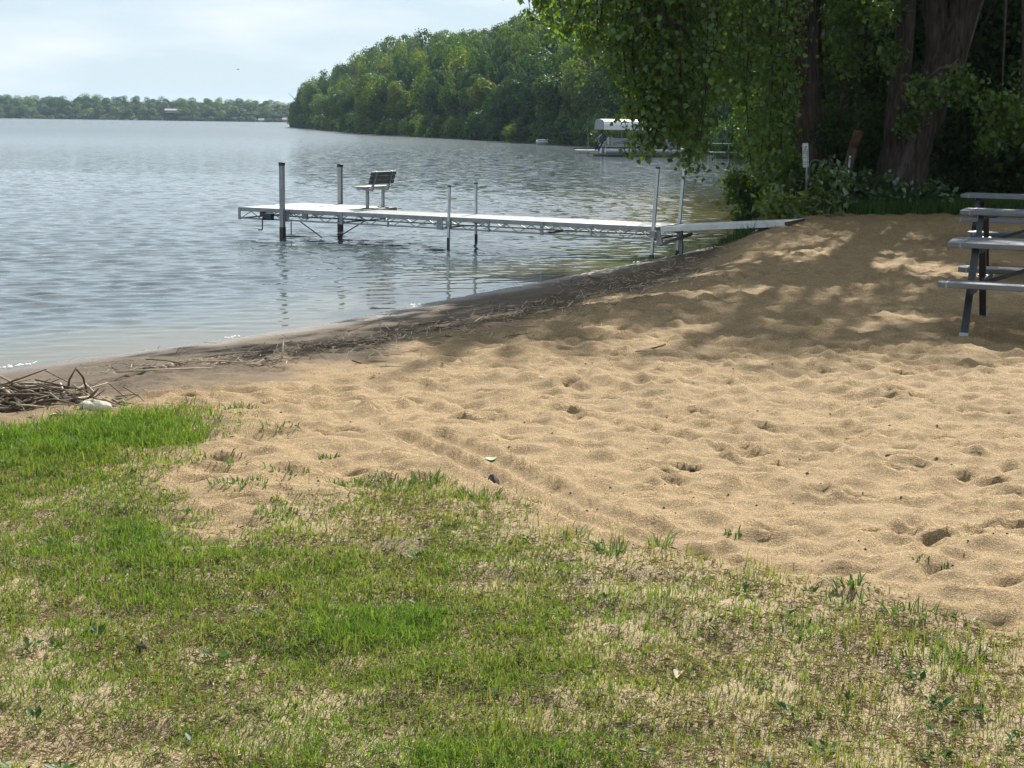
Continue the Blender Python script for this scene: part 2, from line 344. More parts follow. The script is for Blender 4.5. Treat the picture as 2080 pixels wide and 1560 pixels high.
def sand_material():
    m, t, b = material('beach sand'); N = t.nodes.new; K = t.links.new
    b.inputs['Specular IOR Level'].default_value = .3
    co = N('ShaderNodeTexCoord').outputs['Object']
    def noise(sc, det=4, rough=.55):
        n = N('ShaderNodeTexNoise'); n.inputs['Scale'].default_value = sc; n.inputs['Detail'].default_value = det; n.inputs['Roughness'].default_value = rough; K(co, n.inputs['Vector']); return n.outputs[0]
    def ramp(src, p0, c0, p1, c1):
        r = N('ShaderNodeValToRGB'); e = r.color_ramp.elements; e[0].position = p0; e[1].position = p1; e[0].color = (*c0, 1); e[1].color = (*c1, 1); K(src, r.inputs[0]); return r.outputs[0]
    def mix(f, a, b_, mode='MIX'):
        n = N('ShaderNodeMix'); n.data_type = 'RGBA'; n.blend_type = mode
        if isinstance(f, (int, float)): n.inputs[0].default_value = f
        else: K(f, n.inputs[0])
        for s_, v in ((6, a), (7, b_)):
            if isinstance(v, tuple): n.inputs[s_].default_value = (*v, 1)
            else: K(v, n.inputs[s_])
        return n.outputs[2]
    def att(k):
        a = N('ShaderNodeAttribute'); a.attribute_name = k; return a.outputs['Fac']
    def math_(op, a, b_):
        n = N('ShaderNodeMath'); n.operation = op
        for i, v in enumerate((a, b_)):
            if isinstance(v, (int, float)): n.inputs[i].default_value = v
            else: K(v, n.inputs[i])
        return n.outputs[0]
    grain = noise(170, 2, .8); grain2 = noise(42, 3, .75); big = noise(1.6, 4)
    dry = mix(ramp(grain, .40, (0, 0, 0), .60, (1, 1, 1)), (.095, .063, .032), (.49, .345, .168))
    dry = mix(ramp(grain2, .40, (0, 0, 0), .56, (1, 1, 1)), mix(.66, dry, (.19, .128, .068)), dry)
    dry = mix(math_('MULTIPLY', big, .3), dry, (.35, .248, .128))
    dry = mix(ramp(noise(7.5, 4, .65), .48, (0, 0, 0), .66, (1, 1, 1)), dry, mix(.45, dry, (.20, .138, .076)))
    wet = mix(ramp(noise(3.2, 5), .35, (0, 0, 0), .65, (1, 1, 1)), (.075, .058, .040), (.145, .108, .070))
    wet = mix(ramp(noise(70, 3, .7), .4, (0, 0, 0), .6, (1, 1, 1)), mix(.35, wet, (.08, .062, .045)), wet)
    wrack = mix(ramp(noise(40, 5, .7), .38, (0, 0, 0), .66, (1, 1, 1)), (.035, .024, .016), (.17, .115, .068))
    th = mix(ramp(noise(120, 4, .75), .36, (0, 0, 0), .66, (1, 1, 1)), (.20, .148, .088), (.45, .345, .205))
    th = mix(ramp(noise(2.3, 4), .55, (0, 0, 0), .75, (1, 1, 1)), th, (.10, .072, .045))
    c = mix(att('wet'), dry, wet); c = mix(att('thatch'), c, th); c = mix(att('deb'), c, wrack)
    c = mix(att('soak'), c, (.085, .066, .045))
    K(c, b.inputs['Base Color'])
    r = N('ShaderNodeMapRange'); K(att('soak'), r.inputs[0]); r.inputs[3].default_value = .92; r.inputs[4].default_value = .35; K(r.outputs[0], b.inputs['Roughness'])
    bp = N('ShaderNodeBump'); bp.inputs['Strength'].default_value = .7; bp.inputs['Distance'].default_value = .012
    K(math_('ADD', grain, math_('MULTIPLY', grain2, 1.2)), bp.inputs['Height']); K(bp.outputs[0], b.inputs['Normal'])
    return m
M['sand'] = sand_material()
BEACH, (GX, GY, GZ) = beach()
def bz(x, y):
    """height of the built beach surface"""
    x = np.asarray(x, float); y = np.asarray(y, float)
    j = np.clip(np.searchsorted(GX, x) - 1, 0, len(GX) - 2); i = np.clip(np.searchsorted(GY, y) - 1, 0, len(GY) - 2)
    u = np.clip((x - GX[j]) / (GX[j + 1] - GX[j]), 0, 1); v = np.clip((y - GY[i]) / (GY[i + 1] - GY[i]), 0, 1)
    return (GZ[i, j] * (1 - u) + GZ[i, j + 1] * u) * (1 - v) + (GZ[i + 1, j] * (1 - u) + GZ[i + 1, j + 1] * u) * v

# wooded land around the bay, one coarse sheet with the beach cut out of it
M['earth'] = simple('woodland floor', (.045, .040, .022), .95, 0, var=.5, scale=1.2, bump=.5, bscale=9, c2=(.06, .07, .028))
def land():
    def axis(lo, hi, st, a, b_, fine):
        p = [v for v in np.arange(lo, hi + .1, st) if v < a - .5 or v > b_ + .5]; return np.array(sorted(set(p + list(np.linspace(a, b_, fine)))))
    xs = np.concatenate([axis(-150, 240, 4, BX0, BX1, 35), [320, 500, 900, 1500, 3000]]); ys = np.concatenate([[-800, -300, -120], axis(-60, 540, 4, BY0, BY1, 60), [620, 740]])
    X, Y = np.meshgrid(xs, ys); Z = ground(X, Y)
    ny, nx = X.shape; I = np.arange(nx * ny).reshape(ny, nx)
    F = np.stack([I[:-1, :-1], I[:-1, 1:], I[1:, 1:], I[1:, :-1]], -1).reshape(-1, 4)
    c = (X[:-1, :-1] + X[1:, 1:]).ravel() / 2, (Y[:-1, :-1] + Y[1:, 1:]).ravel() / 2
    keep = ~((c[0] > BX0) & (c[0] < BX1) & (c[1] > BY0) & (c[1] < BY1))
    me = mesh_np('woodland_ground', np.stack([X, Y, Z], -1).reshape(-1, 3), [F[keep]], M['earth'], True)
    tag(obj('woodland_ground', me), kind='structure')
land()

# ------------------------------------------------------------------ the lake
def water_material():
    m, t, b = material('lake water'); N = t.nodes.new; K = t.links.new
    b.inputs['IOR'].default_value = 1.333
    ra = N('ShaderNodeAttribute'); ra.attribute_name = 'chop'; rm = N('ShaderNodeMapRange'); K(ra.outputs['Fac'], rm.inputs[0]); rm.inputs[3].default_value = .05; rm.inputs[4].default_value = .26; K(rm.outputs[0], b.inputs['Roughness'])
    co = N('ShaderNodeTexCoord').outputs['Object']
    n = N('ShaderNodeTexNoise'); n.inputs['Scale'].default_value = .12; n.inputs['Detail'].default_value = 3; K(co, n.inputs['Vector'])
    r = N('ShaderNodeValToRGB'); r.color_ramp.elements[0].position = .35; r.color_ramp.elements[1].position = .7
    r.color_ramp.elements[0].color = (.060, .078, .086, 1); r.color_ramp.elements[1].color = (.075, .093, .10, 1)
    K(n.outputs[0], r.inputs[0])
    sh = N('ShaderNodeAttribute'); sh.attribute_name = 'shallow'
    mx_ = N('ShaderNodeMix'); mx_.data_type = 'RGBA'; K(sh.outputs['Fac'], mx_.inputs[0]); K(r.outputs[0], mx_.inputs[6]); mx_.inputs[7].default_value = (.14, .112, .05, 1)
    K(mx_.outputs[2], b.inputs['Base Color'])
    # ripples too small for the mesh: slopes added to the normal, stronger where the mesh is coarse
    def slopes(sc, rot):
        mp_ = N('ShaderNodeMapping'); mp_.inputs['Scale'].default_value = sc; mp_.inputs['Rotation'].default_value = (0, 0, rot); K(co, mp_.inputs[0])
        n = N('ShaderNodeTexNoise'); n.inputs['Scale'].default_value = 1.0; n.inputs['Detail'].default_value = 2.5; n.inputs['Roughness'].default_value = .6; K(mp_.outputs[0], n.inputs['Vector'])
        v = N('ShaderNodeVectorMath'); v.operation = 'SUBTRACT'; K(n.outputs['Color'], v.inputs[0]); v.inputs[1].default_value = (.5, .5, .5); return v.outputs[0]
    def vscale(v, k, att_):
        a = N('ShaderNodeAttribute'); a.attribute_name = att_; mu = N('ShaderNodeMath'); mu.operation = 'MULTIPLY'; K(a.outputs['Fac'], mu.inputs[0]); mu.inputs[1].default_value = k
        q = N('ShaderNodeVectorMath'); q.operation = 'SCALE'; K(v, q.inputs[0]); K(mu.outputs[0], q.inputs['Scale']); return q.outputs[0]
    def vadd(p, q):
        v = N('ShaderNodeVectorMath'); v.operation = 'ADD'; K(p, v.inputs[0]); K(q, v.inputs[1]); return v.outputs[0]
    g = N('ShaderNodeNewGeometry').outputs['Normal']
    sm = vadd(vadd(vscale(slopes((1.1, 2.6, 1), .3), .52, 'far'), vscale(slopes((2.6, 6.0, 1), .1), .56, 'far')), vscale(slopes((7, 15, 1), .2), .24, 'calm'))
    fl_ = N('ShaderNodeVectorMath'); fl_.operation = 'MULTIPLY'; K(sm, fl_.inputs[0]); fl_.inputs[1].default_value = (.8, 1, 0)
    nn = N('ShaderNodeVectorMath'); nn.operation = 'NORMALIZE'; K(vadd(g, fl_.outputs[0]), nn.inputs[0]); prev = nn.outputs[0]
    K(prev, b.inputs['Normal'])
    return m
M['water'] = water_material()
def water():
    ys = [8.0]
    while ys[-1] < 1700:
        y = ys[-1]; ys.append(y + (.035 if y < 12 else .0027 * y if y < 42 else .0027 * y + .011 * (y - 42)))
    ys = np.array(ys); n = 380
    u = np.linspace(0, 1, n)
    lo = -.47 * ys - 5; hi = .28 * ys + 4
    X = lo[:, None] + (hi - lo)[:, None] * u; Y = np.repeat(ys[:, None], n, 1)
    dx = ((hi - lo) / n)[:, None]; dyv = np.gradient(ys)[:, None]
    X[:, 0] -= 2600; X[:, -1] += 900
    s = shore_dist(X, Y); dep = -s
    env = sst(0.0, 4.5, dep) * .85 + .15 * sst(-.2, .5, dep)
    lee = 1 - .6 * np.exp(-(((X - 7.6) / 3.2) ** 2 + ((Y - 38) / 13) ** 2)); env = env * lee
    gust = .55 + .9 * fbm(X * .09 + 4, Y * .05, 3)
    Z = np.zeros_like(X); rng = np.random.default_rng(21); sl = np.zeros_like(X)
    for k in range(60):
        Lw = .14 * (.62 / .14) ** rng.random(); th = rng.normal(rad(-66), rad(22)); ph = rng.uniform(0, 6.28)
        kx, ky = math.cos(th) * 2 * math.pi / Lw, math.sin(th) * 2 * math.pi / Lw
        amp = .0036 * Lw ** .85
        res = np.clip(Lw / (3.2 * np.maximum(dyv * abs(math.sin(th)), dx * abs(math.cos(th)))) - .6, 0, 1)
        wob = 1.3 * (fbm(X * .35 + k, Y * .35 - k, 2) - .5) * 2
        Z += amp * res * np.sin(kx * X + ky * Y + ph + wob)
    Z = WATER_Z + Z * env * gust * .95
    far = (.08 + .92 * sst(17, 46, Y)) * env * (.65 + .7 * fbm(X * .06, Y * .03 + 9, 3)) * (1 - .7 * sst(60, 260, Y))
    ny, nx = X.shape; I = np.arange(nx * ny).reshape(ny, nx)
    F = np.stack([I[:-1, :-1], I[:-1, 1:], I[1:, 1:], I[1:, :-1]], -1).reshape(-1, 4)
    sm = s.ravel()[F]; F = F[(sm < 1.3).any(1)]
    shal = (sst(2.6, .2, dep) * .8 * (fbm(X * .5, Y * .5, 2) * .8 + .4))
    # weedy sunlit shallows beyond the ramp
    shal = np.maximum(shal, np.exp(-(((X - 5.5) / 4.0) ** 2 + ((Y - 36) / 12) ** 2)) * .9)
    me = mesh_np('lake_water', np.stack([X, Y, Z], -1).reshape(-1, 3), [F], M['water'], True, fl=dict(far=far.ravel(), chop=(sst(45, 220, Y) * np.ones_like(X)).ravel(), calm=env.ravel(), shallow=np.clip(shal, 0, 1).ravel()))
    tag(obj('lake_water', me), kind='structure')
water()
def foam():
    V = []; F = []; rng = random.Random(3); P = SHORE[3:12]
    mb = MB()
    for (ax, ay), (bx, by) in zip(P[:-1], P[1:]):
        Ls = math.hypot(bx - ax, by - ay); n = int(Ls / .022)
        for k in range(n):
            t = (k + rng.random()) / n; x = ax + (bx - ax) * t; y = ay + (by - ay) * t
            d = float(fbm(np.array([x * .9 + 2.3]), np.array([y * .9]), 2)[0])
            if d < (.50 if y < 14.8 else .64): continue
            nx_, ny_ = (by - ay) / Ls, -(bx - ax) / Ls; o = rng.gauss(-.03, .025) + .1 * (d - .5)
            r = rng.uniform(.006, .018); x += nx_ * o; y += ny_ * o
            c = Vector((x, y, WATER_Z + .012 + max(0, o) * .09)); rot = rng.random() * 3
            pts = [c + Vector((math.cos(rot + a) * r * rng.uniform(.7, 1.5), math.sin(rot + a) * r * rng.uniform(.7, 1.4), 0)) for a in (0, 1.25, 2.5, 3.75, 5)]
            mb.add(pts + [c + Vector((0, 0, r * .6))], [(i, (i + 1) % 5, 5) for i in range(5)])
    tag(mb.build('shore_foam', M['foam'], None, True), 'thin broken line of white foam along the edge of the water', 'foam', kind='stuff')
foam()
# ------------------------------------------------------------------ leaves and crowns
def unit(a): return a / np.maximum(np.linalg.norm(a, axis=1, keepdims=True), 1e-9)
def cards(P, A, Nn, size, width=.8, fold=.18, col=None):
    """kite leaves: P base points, A tip directions, Nn rough normals, size lengths -> verts, tris, colours"""
    A = unit(A); B = unit(np.cross(Nn, A)); Nn = np.cross(A, B); s = size[:, None]
    v = np.stack([P, P + A * s * .42 + B * s * width / 2 + Nn * s * fold, P + A * s, P + A * s * .42 - B * s * width / 2 + Nn * s * fold], 1).reshape(-1, 3)
    i = np.arange(len(P))[:, None] * 4
    F = np.concatenate([i + np.array([0, 1, 2]), i + np.array([0, 2, 3])])
    c = None if col is None else np.repeat(col, 4, 0)
    return v, F, c
def leafcol(n, rng, lo=.6, hi=1.35, yel=.25):
    b = rng.uniform(lo, hi, n)[:, None]; y = rng.random(n)[:, None] * yel
    return b * np.hstack([1 + y * 1.2, 1 + y * .45, 1 - y * .5])
def crown_mesh(name, seed, n, lobes, rx, rz, z0, leaf, m, shell=.75, skirt=.0):
    """n leaf clumps on the outside of many small lobes that fill an egg of radius rx, height z0..z0+2rz"""
    rng = np.random.default_rng(seed); C = []; R = []
    for k in range(lobes):
        d = unit(rng.normal(size=(1, 3)))[0]; r = rng.random() ** .45 * .82
        w_ = 1 - .35 * max(0, d[2])
        C.append([d[0] * r * rx * w_, d[1] * r * rx * w_, z0 + rz + d[2] * r * rz]); R.append(rng.uniform(.30, .48) * rx)
    if skirt:
        for k in range(int(lobes * skirt)):
            a = rng.uniform(0, 6.28); r = rng.uniform(.3, .95) * rx; C.append([math.cos(a) * r, math.sin(a) * r, z0 + rng.uniform(-.1, .35) * rz]); R.append(rng.uniform(.24, .38) * rx)
    C = np.array(C); R = np.array(R); pk = R ** 2 / (R ** 2).sum(); k = rng.choice(len(C), n, p=pk)
    d = unit(rng.normal(size=(n, 3)) + [0, 0, .25]); rr = R[k] * (shell + (1.08 - shell) * rng.random(n)) * (1 + .25 * (rng.random(n) ** 4))
    P = C[k] + d * rr[:, None] * [1, 1, .85]
    Nn = unit(d + rng.normal(size=(n, 3)) * .38 + [0, 0, .2]); A = np.cross(Nn, rng.normal(size=(n, 3))) + [0, 0, -.25]
    col = leafcol(n, rng, .7, 1.3, .3) * (.82 + .36 * rng.random(len(C)))[k][:, None]
    v, F, c = cards(P, A, Nn, leaf * rng.uniform(.6, 1.35, n), .75, .15, col)
    return mesh_np(name, v, [F], m, False, c)
def trunk_mesh(name, seed, h, r, m, limbs=5, spread=.35):
    rng = random.Random(seed); mb = MB()
    pts = [(0, 0, -.4)]; 
    for k in range(1, 7): pts.append((rng.uniform(-.15, .15) * k / 3, rng.uniform(-.15, .15) * k / 3, h * k / 6))
    mb.tube(pts, [r * 1.3] + [r * (1 - .14 * k) for k in range(1, 7)], 8)
    for k in range(limbs):
        i = rng.randint(2, 5); p = Vector(pts[i]); a = rng.uniform(0, 6.28); L_ = h * rng.uniform(.25, .5)
        q = p + Vector((math.cos(a) * L_ * .6, math.sin(a) * L_ * .6, L_ * .5)); e = q + Vector((math.cos(a) * L_ * .5, math.sin(a) * L_ * .5, L_ * .4))
        mb.tube([p, q, e], [r * .5, r * .3, r * .12], 6)
    return mb.mesh(name, m, True)
# ------------------------------------------------------------------ wooded hillside across the bay, and the far shore
HC = []
for k, (lob, rx, rz, z0, sk) in enumerate([(13, .36, .40, .18, .3), (11, .33, .43, .12, .4), (15, .40, .36, .22, .3), (9, .30, .44, .10, .5), (12, .38, .38, .20, .2), (10, .28, .46, .06, .6), (14, .36, .40, .16, .4)]):
    HC.append(crown_mesh('hill_crown', 100 + k, 6500, lob, rx, rz, z0, .034, M['crown'], .84, sk))
HC.append(crown_mesh('airy_crown', 120, 2300, 26, .42, .38, .2, .042, M['crown'], .55, .2)); HC.append(crown_mesh('airy_crown', 121, 2600, 30, .36, .46, .1, .038, M['crown'], .5, .3))
HT = [trunk_mesh('hill_trunk', 40 + k, .72, .022, M['bark_grey' if k % 2 else 'bark'], 6) for k in range(3)]
BUSH = [crown_mesh('bush_crown', 300 + k, 2200, 16, .62, .42, .02, .085, M['crown'], .6, .4) for k in range(3)]
TINT = {'dark blue-green': (.55, .72, .75), 'mid green': (.92, 1.0, .85), 'fresh light green': (1.25, 1.25, .8), 'yellow-green': (1.85, 1.5, .8), 'grey-green': (1.45, 1.25, 1.35)}
def hill_tree(name, x, y, h, wid, tint, label, group, rng, bush=False, cat='tree'):
    o = empty(name, (x, y, gz(x, y) - .05), rng.uniform(0, 6.28)); o.scale = (h * wid, h * wid, h); tag(o, label, cat, group)
    t = TINT[tint]; j = rng.uniform(.88, 1.12)
    c = obj('crown', rng.choice(BUSH if bush else (HC if 'skyline' not in label else HC[:7])), o); c.color = (t[0] * j, t[1] * j, t[2] * j, 1)
    if not bush: obj('trunk', rng.choice(HT), o)
    return o
_E = np.array([(-.30, .016), (-.152, .020), (-.145, .0235), (-.138, .027), (-.127, .032), (-.113, .042), (-.093, .057), (-.063, .058), (-.04, .060), (-.013, .064), (.003, .072), (.02, .085), (.05, .10), (.4, .11)])
def skyline(x, y): return 1.65 + y * float(np.interp(x / y, _E[:, 0], _E[:, 1]))
rng = random.Random(17)
NH = 0
def hill():
    global NH
    P = SHORE[13:25]
    tints = list(TINT)
    rows = [(1.2, 4.6, .50, .62), (5.5, 5.6, .62, .78), (11, 6.5, .75, .9), (18, 7, .85, .98), (27, 7.5, .92, 1.0), (38, 8, .95, 1.02)]
    for off, sp, f0, f1 in rows:
        acc = rng.random() * sp
        for (ax, ay), (bx, by) in zip(P[:-1], P[1:]):
            Ls = math.hypot(bx - ax, by - ay); nx_, ny_ = (by - ay) / Ls, -(bx - ax) / Ls
            while acc < Ls:
                t = acc / Ls; q = off + rng.uniform(-1.2, 1.8); x = ax + (bx - ax) * t + nx_ * q; y = ay + (by - ay) * t + ny_ * q
                acc += sp * rng.uniform(.75, 1.3) * (1.0 if y < 230 else 1.35)
                if y < 52 or x / y > .40 or (off > 20 and y < 110): continue
                if float(shore_dist(np.array([x]), np.array([y]))[0]) < .3: continue
                zg = gz(x, y); top = skyline(x, y); tipf = .75 if (x < -50 and y > 366) else 1; g0, g1 = (max(f0, .86), max(f1, .98)) if y > 320 else (f0, f1)
                h = (top - zg) * rng.uniform(g0, g1); h = max(4.0, min(h, 19)) * (tipf if off < 6 else 1)
                if off > 10: h = min(h, (top - zg) * 1.0)
                wts = [3, 4, 3, 1.6, 1.6] if off > 8 else [5, 4, 2, 1, .8]
                tn = rng.choices(tints, wts)[0]
                where = 'leaning over the water at the foot of the wooded hill' if off < 5 else ('halfway up the wooded hill across the bay' if off < 17 else 'on the skyline of the wooded hill across the bay')
                if x / y > .11: where = 'in the shaded wood behind the boat lift'
                wid = min(1.3, max(.62, 6.6 / h)) * rng.uniform(.75, 1.35)
                hill_tree('hill_tree', x, y, h, wid, tn, tn + ' leafy tree ' + where, 'trees of the wooded hill across the bay', rng); NH += 1
            acc -= Ls
    # low bushes overhanging the waterline
    acc = 0
    for (ax, ay), (bx, by) in zip(P[:-1], P[1:]):
        Ls = math.hypot(bx - ax, by - ay); nx_, ny_ = (by - ay) / Ls, -(bx - ax) / Ls
        while acc < Ls:
            t = acc / Ls; q = rng.uniform(-.3, .9); x = ax + (bx - ax) * t + nx_ * q; y = ay + (by - ay) * t + ny_ * q; acc += rng.uniform(1.8, 3.4) * (1 if y < 200 else 1.5)
            if y < 60: continue
            h = rng.uniform(1.8, 3.6); tn = rng.choices(tints, [4, 5, 2, 1, 1])[0]
            o = hill_tree('shore_bush', x, y, h, rng.uniform(.8, 1.1), tn, tn + ' bush hanging over the waterline below the wooded hill', 'bushes along the waterline across the bay', rng, True, 'bush')
        acc -= Ls
hill()
# the bare twiggy tops that stand clear of the skyline
tt = empty('dead_treetop', (-16.5, 262, gz(-16.5, 262)))
tag(tt, 'sparse dark treetop standing clear above the skyline of the wooded hill', 'tree')
mb = MB(); zt = skyline(-16.5, 262) - gz(-16.5, 262) - 1.3; mb.tube([(0, 0, -.3), (.2, 0, zt * .6), (0, 0, zt - .3)], [.22, .16, .05], 6)
for a, r_, z_ in ((0, 1.2, .5), (2.8, 1.3, .3), (.5, .7, .8), (3.4, .6, .9)): mb.tube([(0, 0, zt - 1.5), (math.cos(a) * r_, .2, zt + z_)], [.07, .03], 5)
mb.build('trunk', M['bark'], tt)
r2 = np.random.default_rng(9); n = 160; k = r2.integers(0, 4, n); cc = np.array([(1.2, .2, zt + .5), (-1.2, .2, zt + .3), (.6, .2, zt + .9), (-.6, .2, zt + .9)])[k]
v, F, c = cards(cc + r2.normal(size=(n, 3)) * .36, r2.normal(size=(n, 3)), r2.normal(size=(n, 3)), r2.uniform(.2, .45, n), .75, .1, leafcol(n, r2, .3, .6))
obj('crown', mesh_np('crown', v, [F], M['crown'], False, c), tt)

def far_shore():
    xs = np.array([-1400, -700, -420, -300, -200, -110, -20, 200, 600, 1600.]); V = []; F = []
    base = {0: -3, 6: -.2, 40: 3, 200: 7, 900: 12}
    for j, (dy, z) in enumerate(base.items()):
        for x in xs: V.append((x, 795 + dy + .02 * x, z))
    n = len(xs); F = [(j * n + i, j * n + i + 1, (j + 1) * n + i + 1, (j + 1) * n + i) for j in range(4) for i in range(n - 1)]
    tag(obj('far_shore', mesh_np('far_shore', V, [np.array(F)], M['earth'], True)), kind='structure')
    top = lambda x: 1.65 + np.interp(x, [-330, -250, -245, -215, -200, -190, -150, -120, -90, -60], [10.2, 10.0, 11.2, 9.4, 10.2, 9.2, 9.6, 8.0, 7.4, 6.5])
    for row, (dy, f0, f1) in enumerate(((4, .40, .66), (16, .66, .88), (30, .90, 1.08), (44, .96, 1.1))):
        x = -350 + rng.random() * 4
        while x < -66:
            y = 797 + dy + .02 * x + rng.uniform(-3, 3); z = [.1, 1.2, 2.2, 3.0][row]
            h = float(top(x)) * rng.uniform(f0, f1) - z + .6; tn = rng.choices(list(TINT), [4, 5, 2, .7, 1])[0]
            o = empty('far_shore_tree', (x, y, z - .3 - .1 * h), rng.uniform(0, 6.28)); wd = rng.uniform(10, 15) / h * 1.0; o.scale = (h * wd, h * wd, h * 1.12)
            tag(o, 'hazy round tree in the ' + ('waterside row' if row == 0 else 'middle of the band of woods' if row == 1 else 'skyline row') + ' on the far shore', 'tree', 'hazy trees along the far shore')
            t = TINT[tn]; c = obj('crown', rng.choice(HC), o); c.color = (*t, 1); obj('trunk', rng.choice(HT), o)
            x += rng.uniform(4, 8)
    x = -350
    while x < -66:
        y = 794.5 + .02 * x; h = rng.uniform(2, 3.6); tn = rng.choices(list(TINT), [4, 5, 2, .7, 1])[0]
        o = empty('far_shore_bush', (x, y, -.6), rng.uniform(0, 6.28)); o.scale = (h * 1.5, h * 1.2, h); tag(o, 'low hazy bush along the waterline of the far shore', 'bush', 'hazy bushes along the far waterline')
        c = obj('crown', rng.choice(BUSH), o); c.color = (*TINT[tn], 1); x += rng.uniform(3, 6)
far_shore()

# ------------------------------------------------------------------ the cottonwoods over the beach
def curve_pts(p, n=7):
    """Catmull-Rom through control points"""
    p = [Vector(q) for q in p]; p = [p[0] * 2 - p[1]] + p + [p[-1] * 2 - p[-2]]; out_ = []
    for i in range(1, len(p) - 2):
        for k in range(n):
            t = k / n; a, b, c, d = p[i - 1:i + 3]
            out_.append(.5 * ((2 * b) + (c - a) * t + (2 * a - 5 * b + 4 * c - d) * t * t + (3 * b - a - 3 * c + d) * t ** 3))
    return out_ + [p[-2]]
def bark_tube(path, radii, seg=36, n=6, seed=0, rough=.11):
    pts = curve_pts(path, n); rr = np.interp(np.linspace(0, 1, len(pts)), np.linspace(0, 1, len(radii)), radii)
    V = []; ref = Vector((0, 1, .01))
    for i, p in enumerate(pts):
        d = (pts[min(i + 1, len(pts) - 1)] - pts[max(i - 1, 0)]).normalized(); x = d.cross(ref).normalized(); y = d.cross(x)
        for k in range(seg):
            a = 2 * math.pi * k / seg
            g = 1 + rough * (2 * float(vnoise(np.array([k * 1.37 % seg + seed + .01]), np.array([i * .35 + seed]))[0]) - 1) + .06 * math.sin(3 * a + seed) + (rough * .7 if k % 2 else -rough * .7)
            V.append(p + (x * math.cos(a) + y * math.sin(a)) * rr[i] * g)
    F = [(i * seg + k, i * seg + (k + 1) % seg, (i + 1) * seg + (k + 1) % seg, (i + 1) * seg + k) for i in range(len(pts) - 1) for k in range(seg)]
    return V, F
def big_tube(mb, path, radii, seg=36, n=6, seed=0, rough=.11):
    V, F = bark_tube(path, radii, seg, n, seed, rough); mb.add(V, F)
class Leaves:
    def __init__(s): s.P = []; s.A = []; s.N = []; s.S = []; s.C = []
    def blob(s, c, r, n, size, rng, lo=.65, hi=1.3, yel=.3, hang=.7, solid=.5):
        d = unit(rng.normal(size=(n, 3))); q = (solid + (1 - solid) * rng.random(n)) * rng.random(n) ** .25
        P = np.array(c) + d * q[:, None] * np.array(r)
        # leaves sit in small sprays
        k = max(1, n // 7); ctr = P[rng.integers(0, n, k)]; P = .45 * P + .55 * (ctr[rng.integers(0, k, n)] + rng.normal(size=(n, 3)) * size * 1.5)
        s.put(P, size, rng, lo, hi, yel, hang)
    def put(s, P, size, rng, lo=.65, hi=1.3, yel=.3, hang=.7):
        n = len(P); s.P.append(P); s.A.append(rng.normal(size=(n, 3)) * .75 + [0, 0, -hang]); s.N.append(rng.normal(size=(n, 3)) + [0, -.2, .45]); s.S.append(size * rng.uniform(.5, 1.4, n)); s.C.append(leafcol(n, rng, lo, hi, yel))
    def mesh(s, name, m, width=.9):
        v, F, c = cards(np.vstack(s.P), np.vstack(s.A), np.vstack(s.N), np.concatenate(s.S), width, .12, np.vstack(s.C))
        return mesh_np(name, v, [F], m, False, c)
lr = np.random.default_rng(77)
def strand(L_, mb, top, end, n, spread, size, seed):
    """a drooping leafy branchlet from top to end"""
    r_ = random.Random(seed); top = Vector(top); end = Vector(end); mid = top.lerp(end, .45) + Vector((r_.uniform(-.25, .25), r_.uniform(-.3, .3), .12))
    pts = curve_pts([top, mid, end], 6); mb.tube(pts, [.026 - .019 * i / (len(pts) - 1) for i in range(len(pts))], 5)
    A = np.array(pts); t = lr.random(n) ** .8 * (len(pts) - 1.001); i = t.astype(int); f = (t - i)[:, None]; P = A[i] * (1 - f) + A[i + 1] * f
    # side twigs
    for k in range(9):
        q = Vector(pts[min(len(pts) - 1, 2 + k)]) ; e = q + Vector((r_.uniform(-1, 1), r_.uniform(-1, 1), r_.uniform(-.9, .1))) * spread; mb.tube([q, e], [.010, .005], 4)
    sp = spread * (.35 + .75 * np.sin(np.clip(t / len(pts), 0, 1) * 3.0))[:, None]
    d = unit(lr.normal(size=(n, 3))) * (lr.random(n) ** .5)[:, None] * sp * [1, 1, .8]
    k = max(1, n // 6); ctr = (P + d)[lr.integers(0, n, k)]; near = ctr[lr.integers(0, k, n)]
    P = np.where(lr.random((n, 1)) < .6, near + lr.normal(size=(n, 3)) * size * 1.1, P + d)
    L_.put(P, size, lr, .6, 1.4, .4, .85)
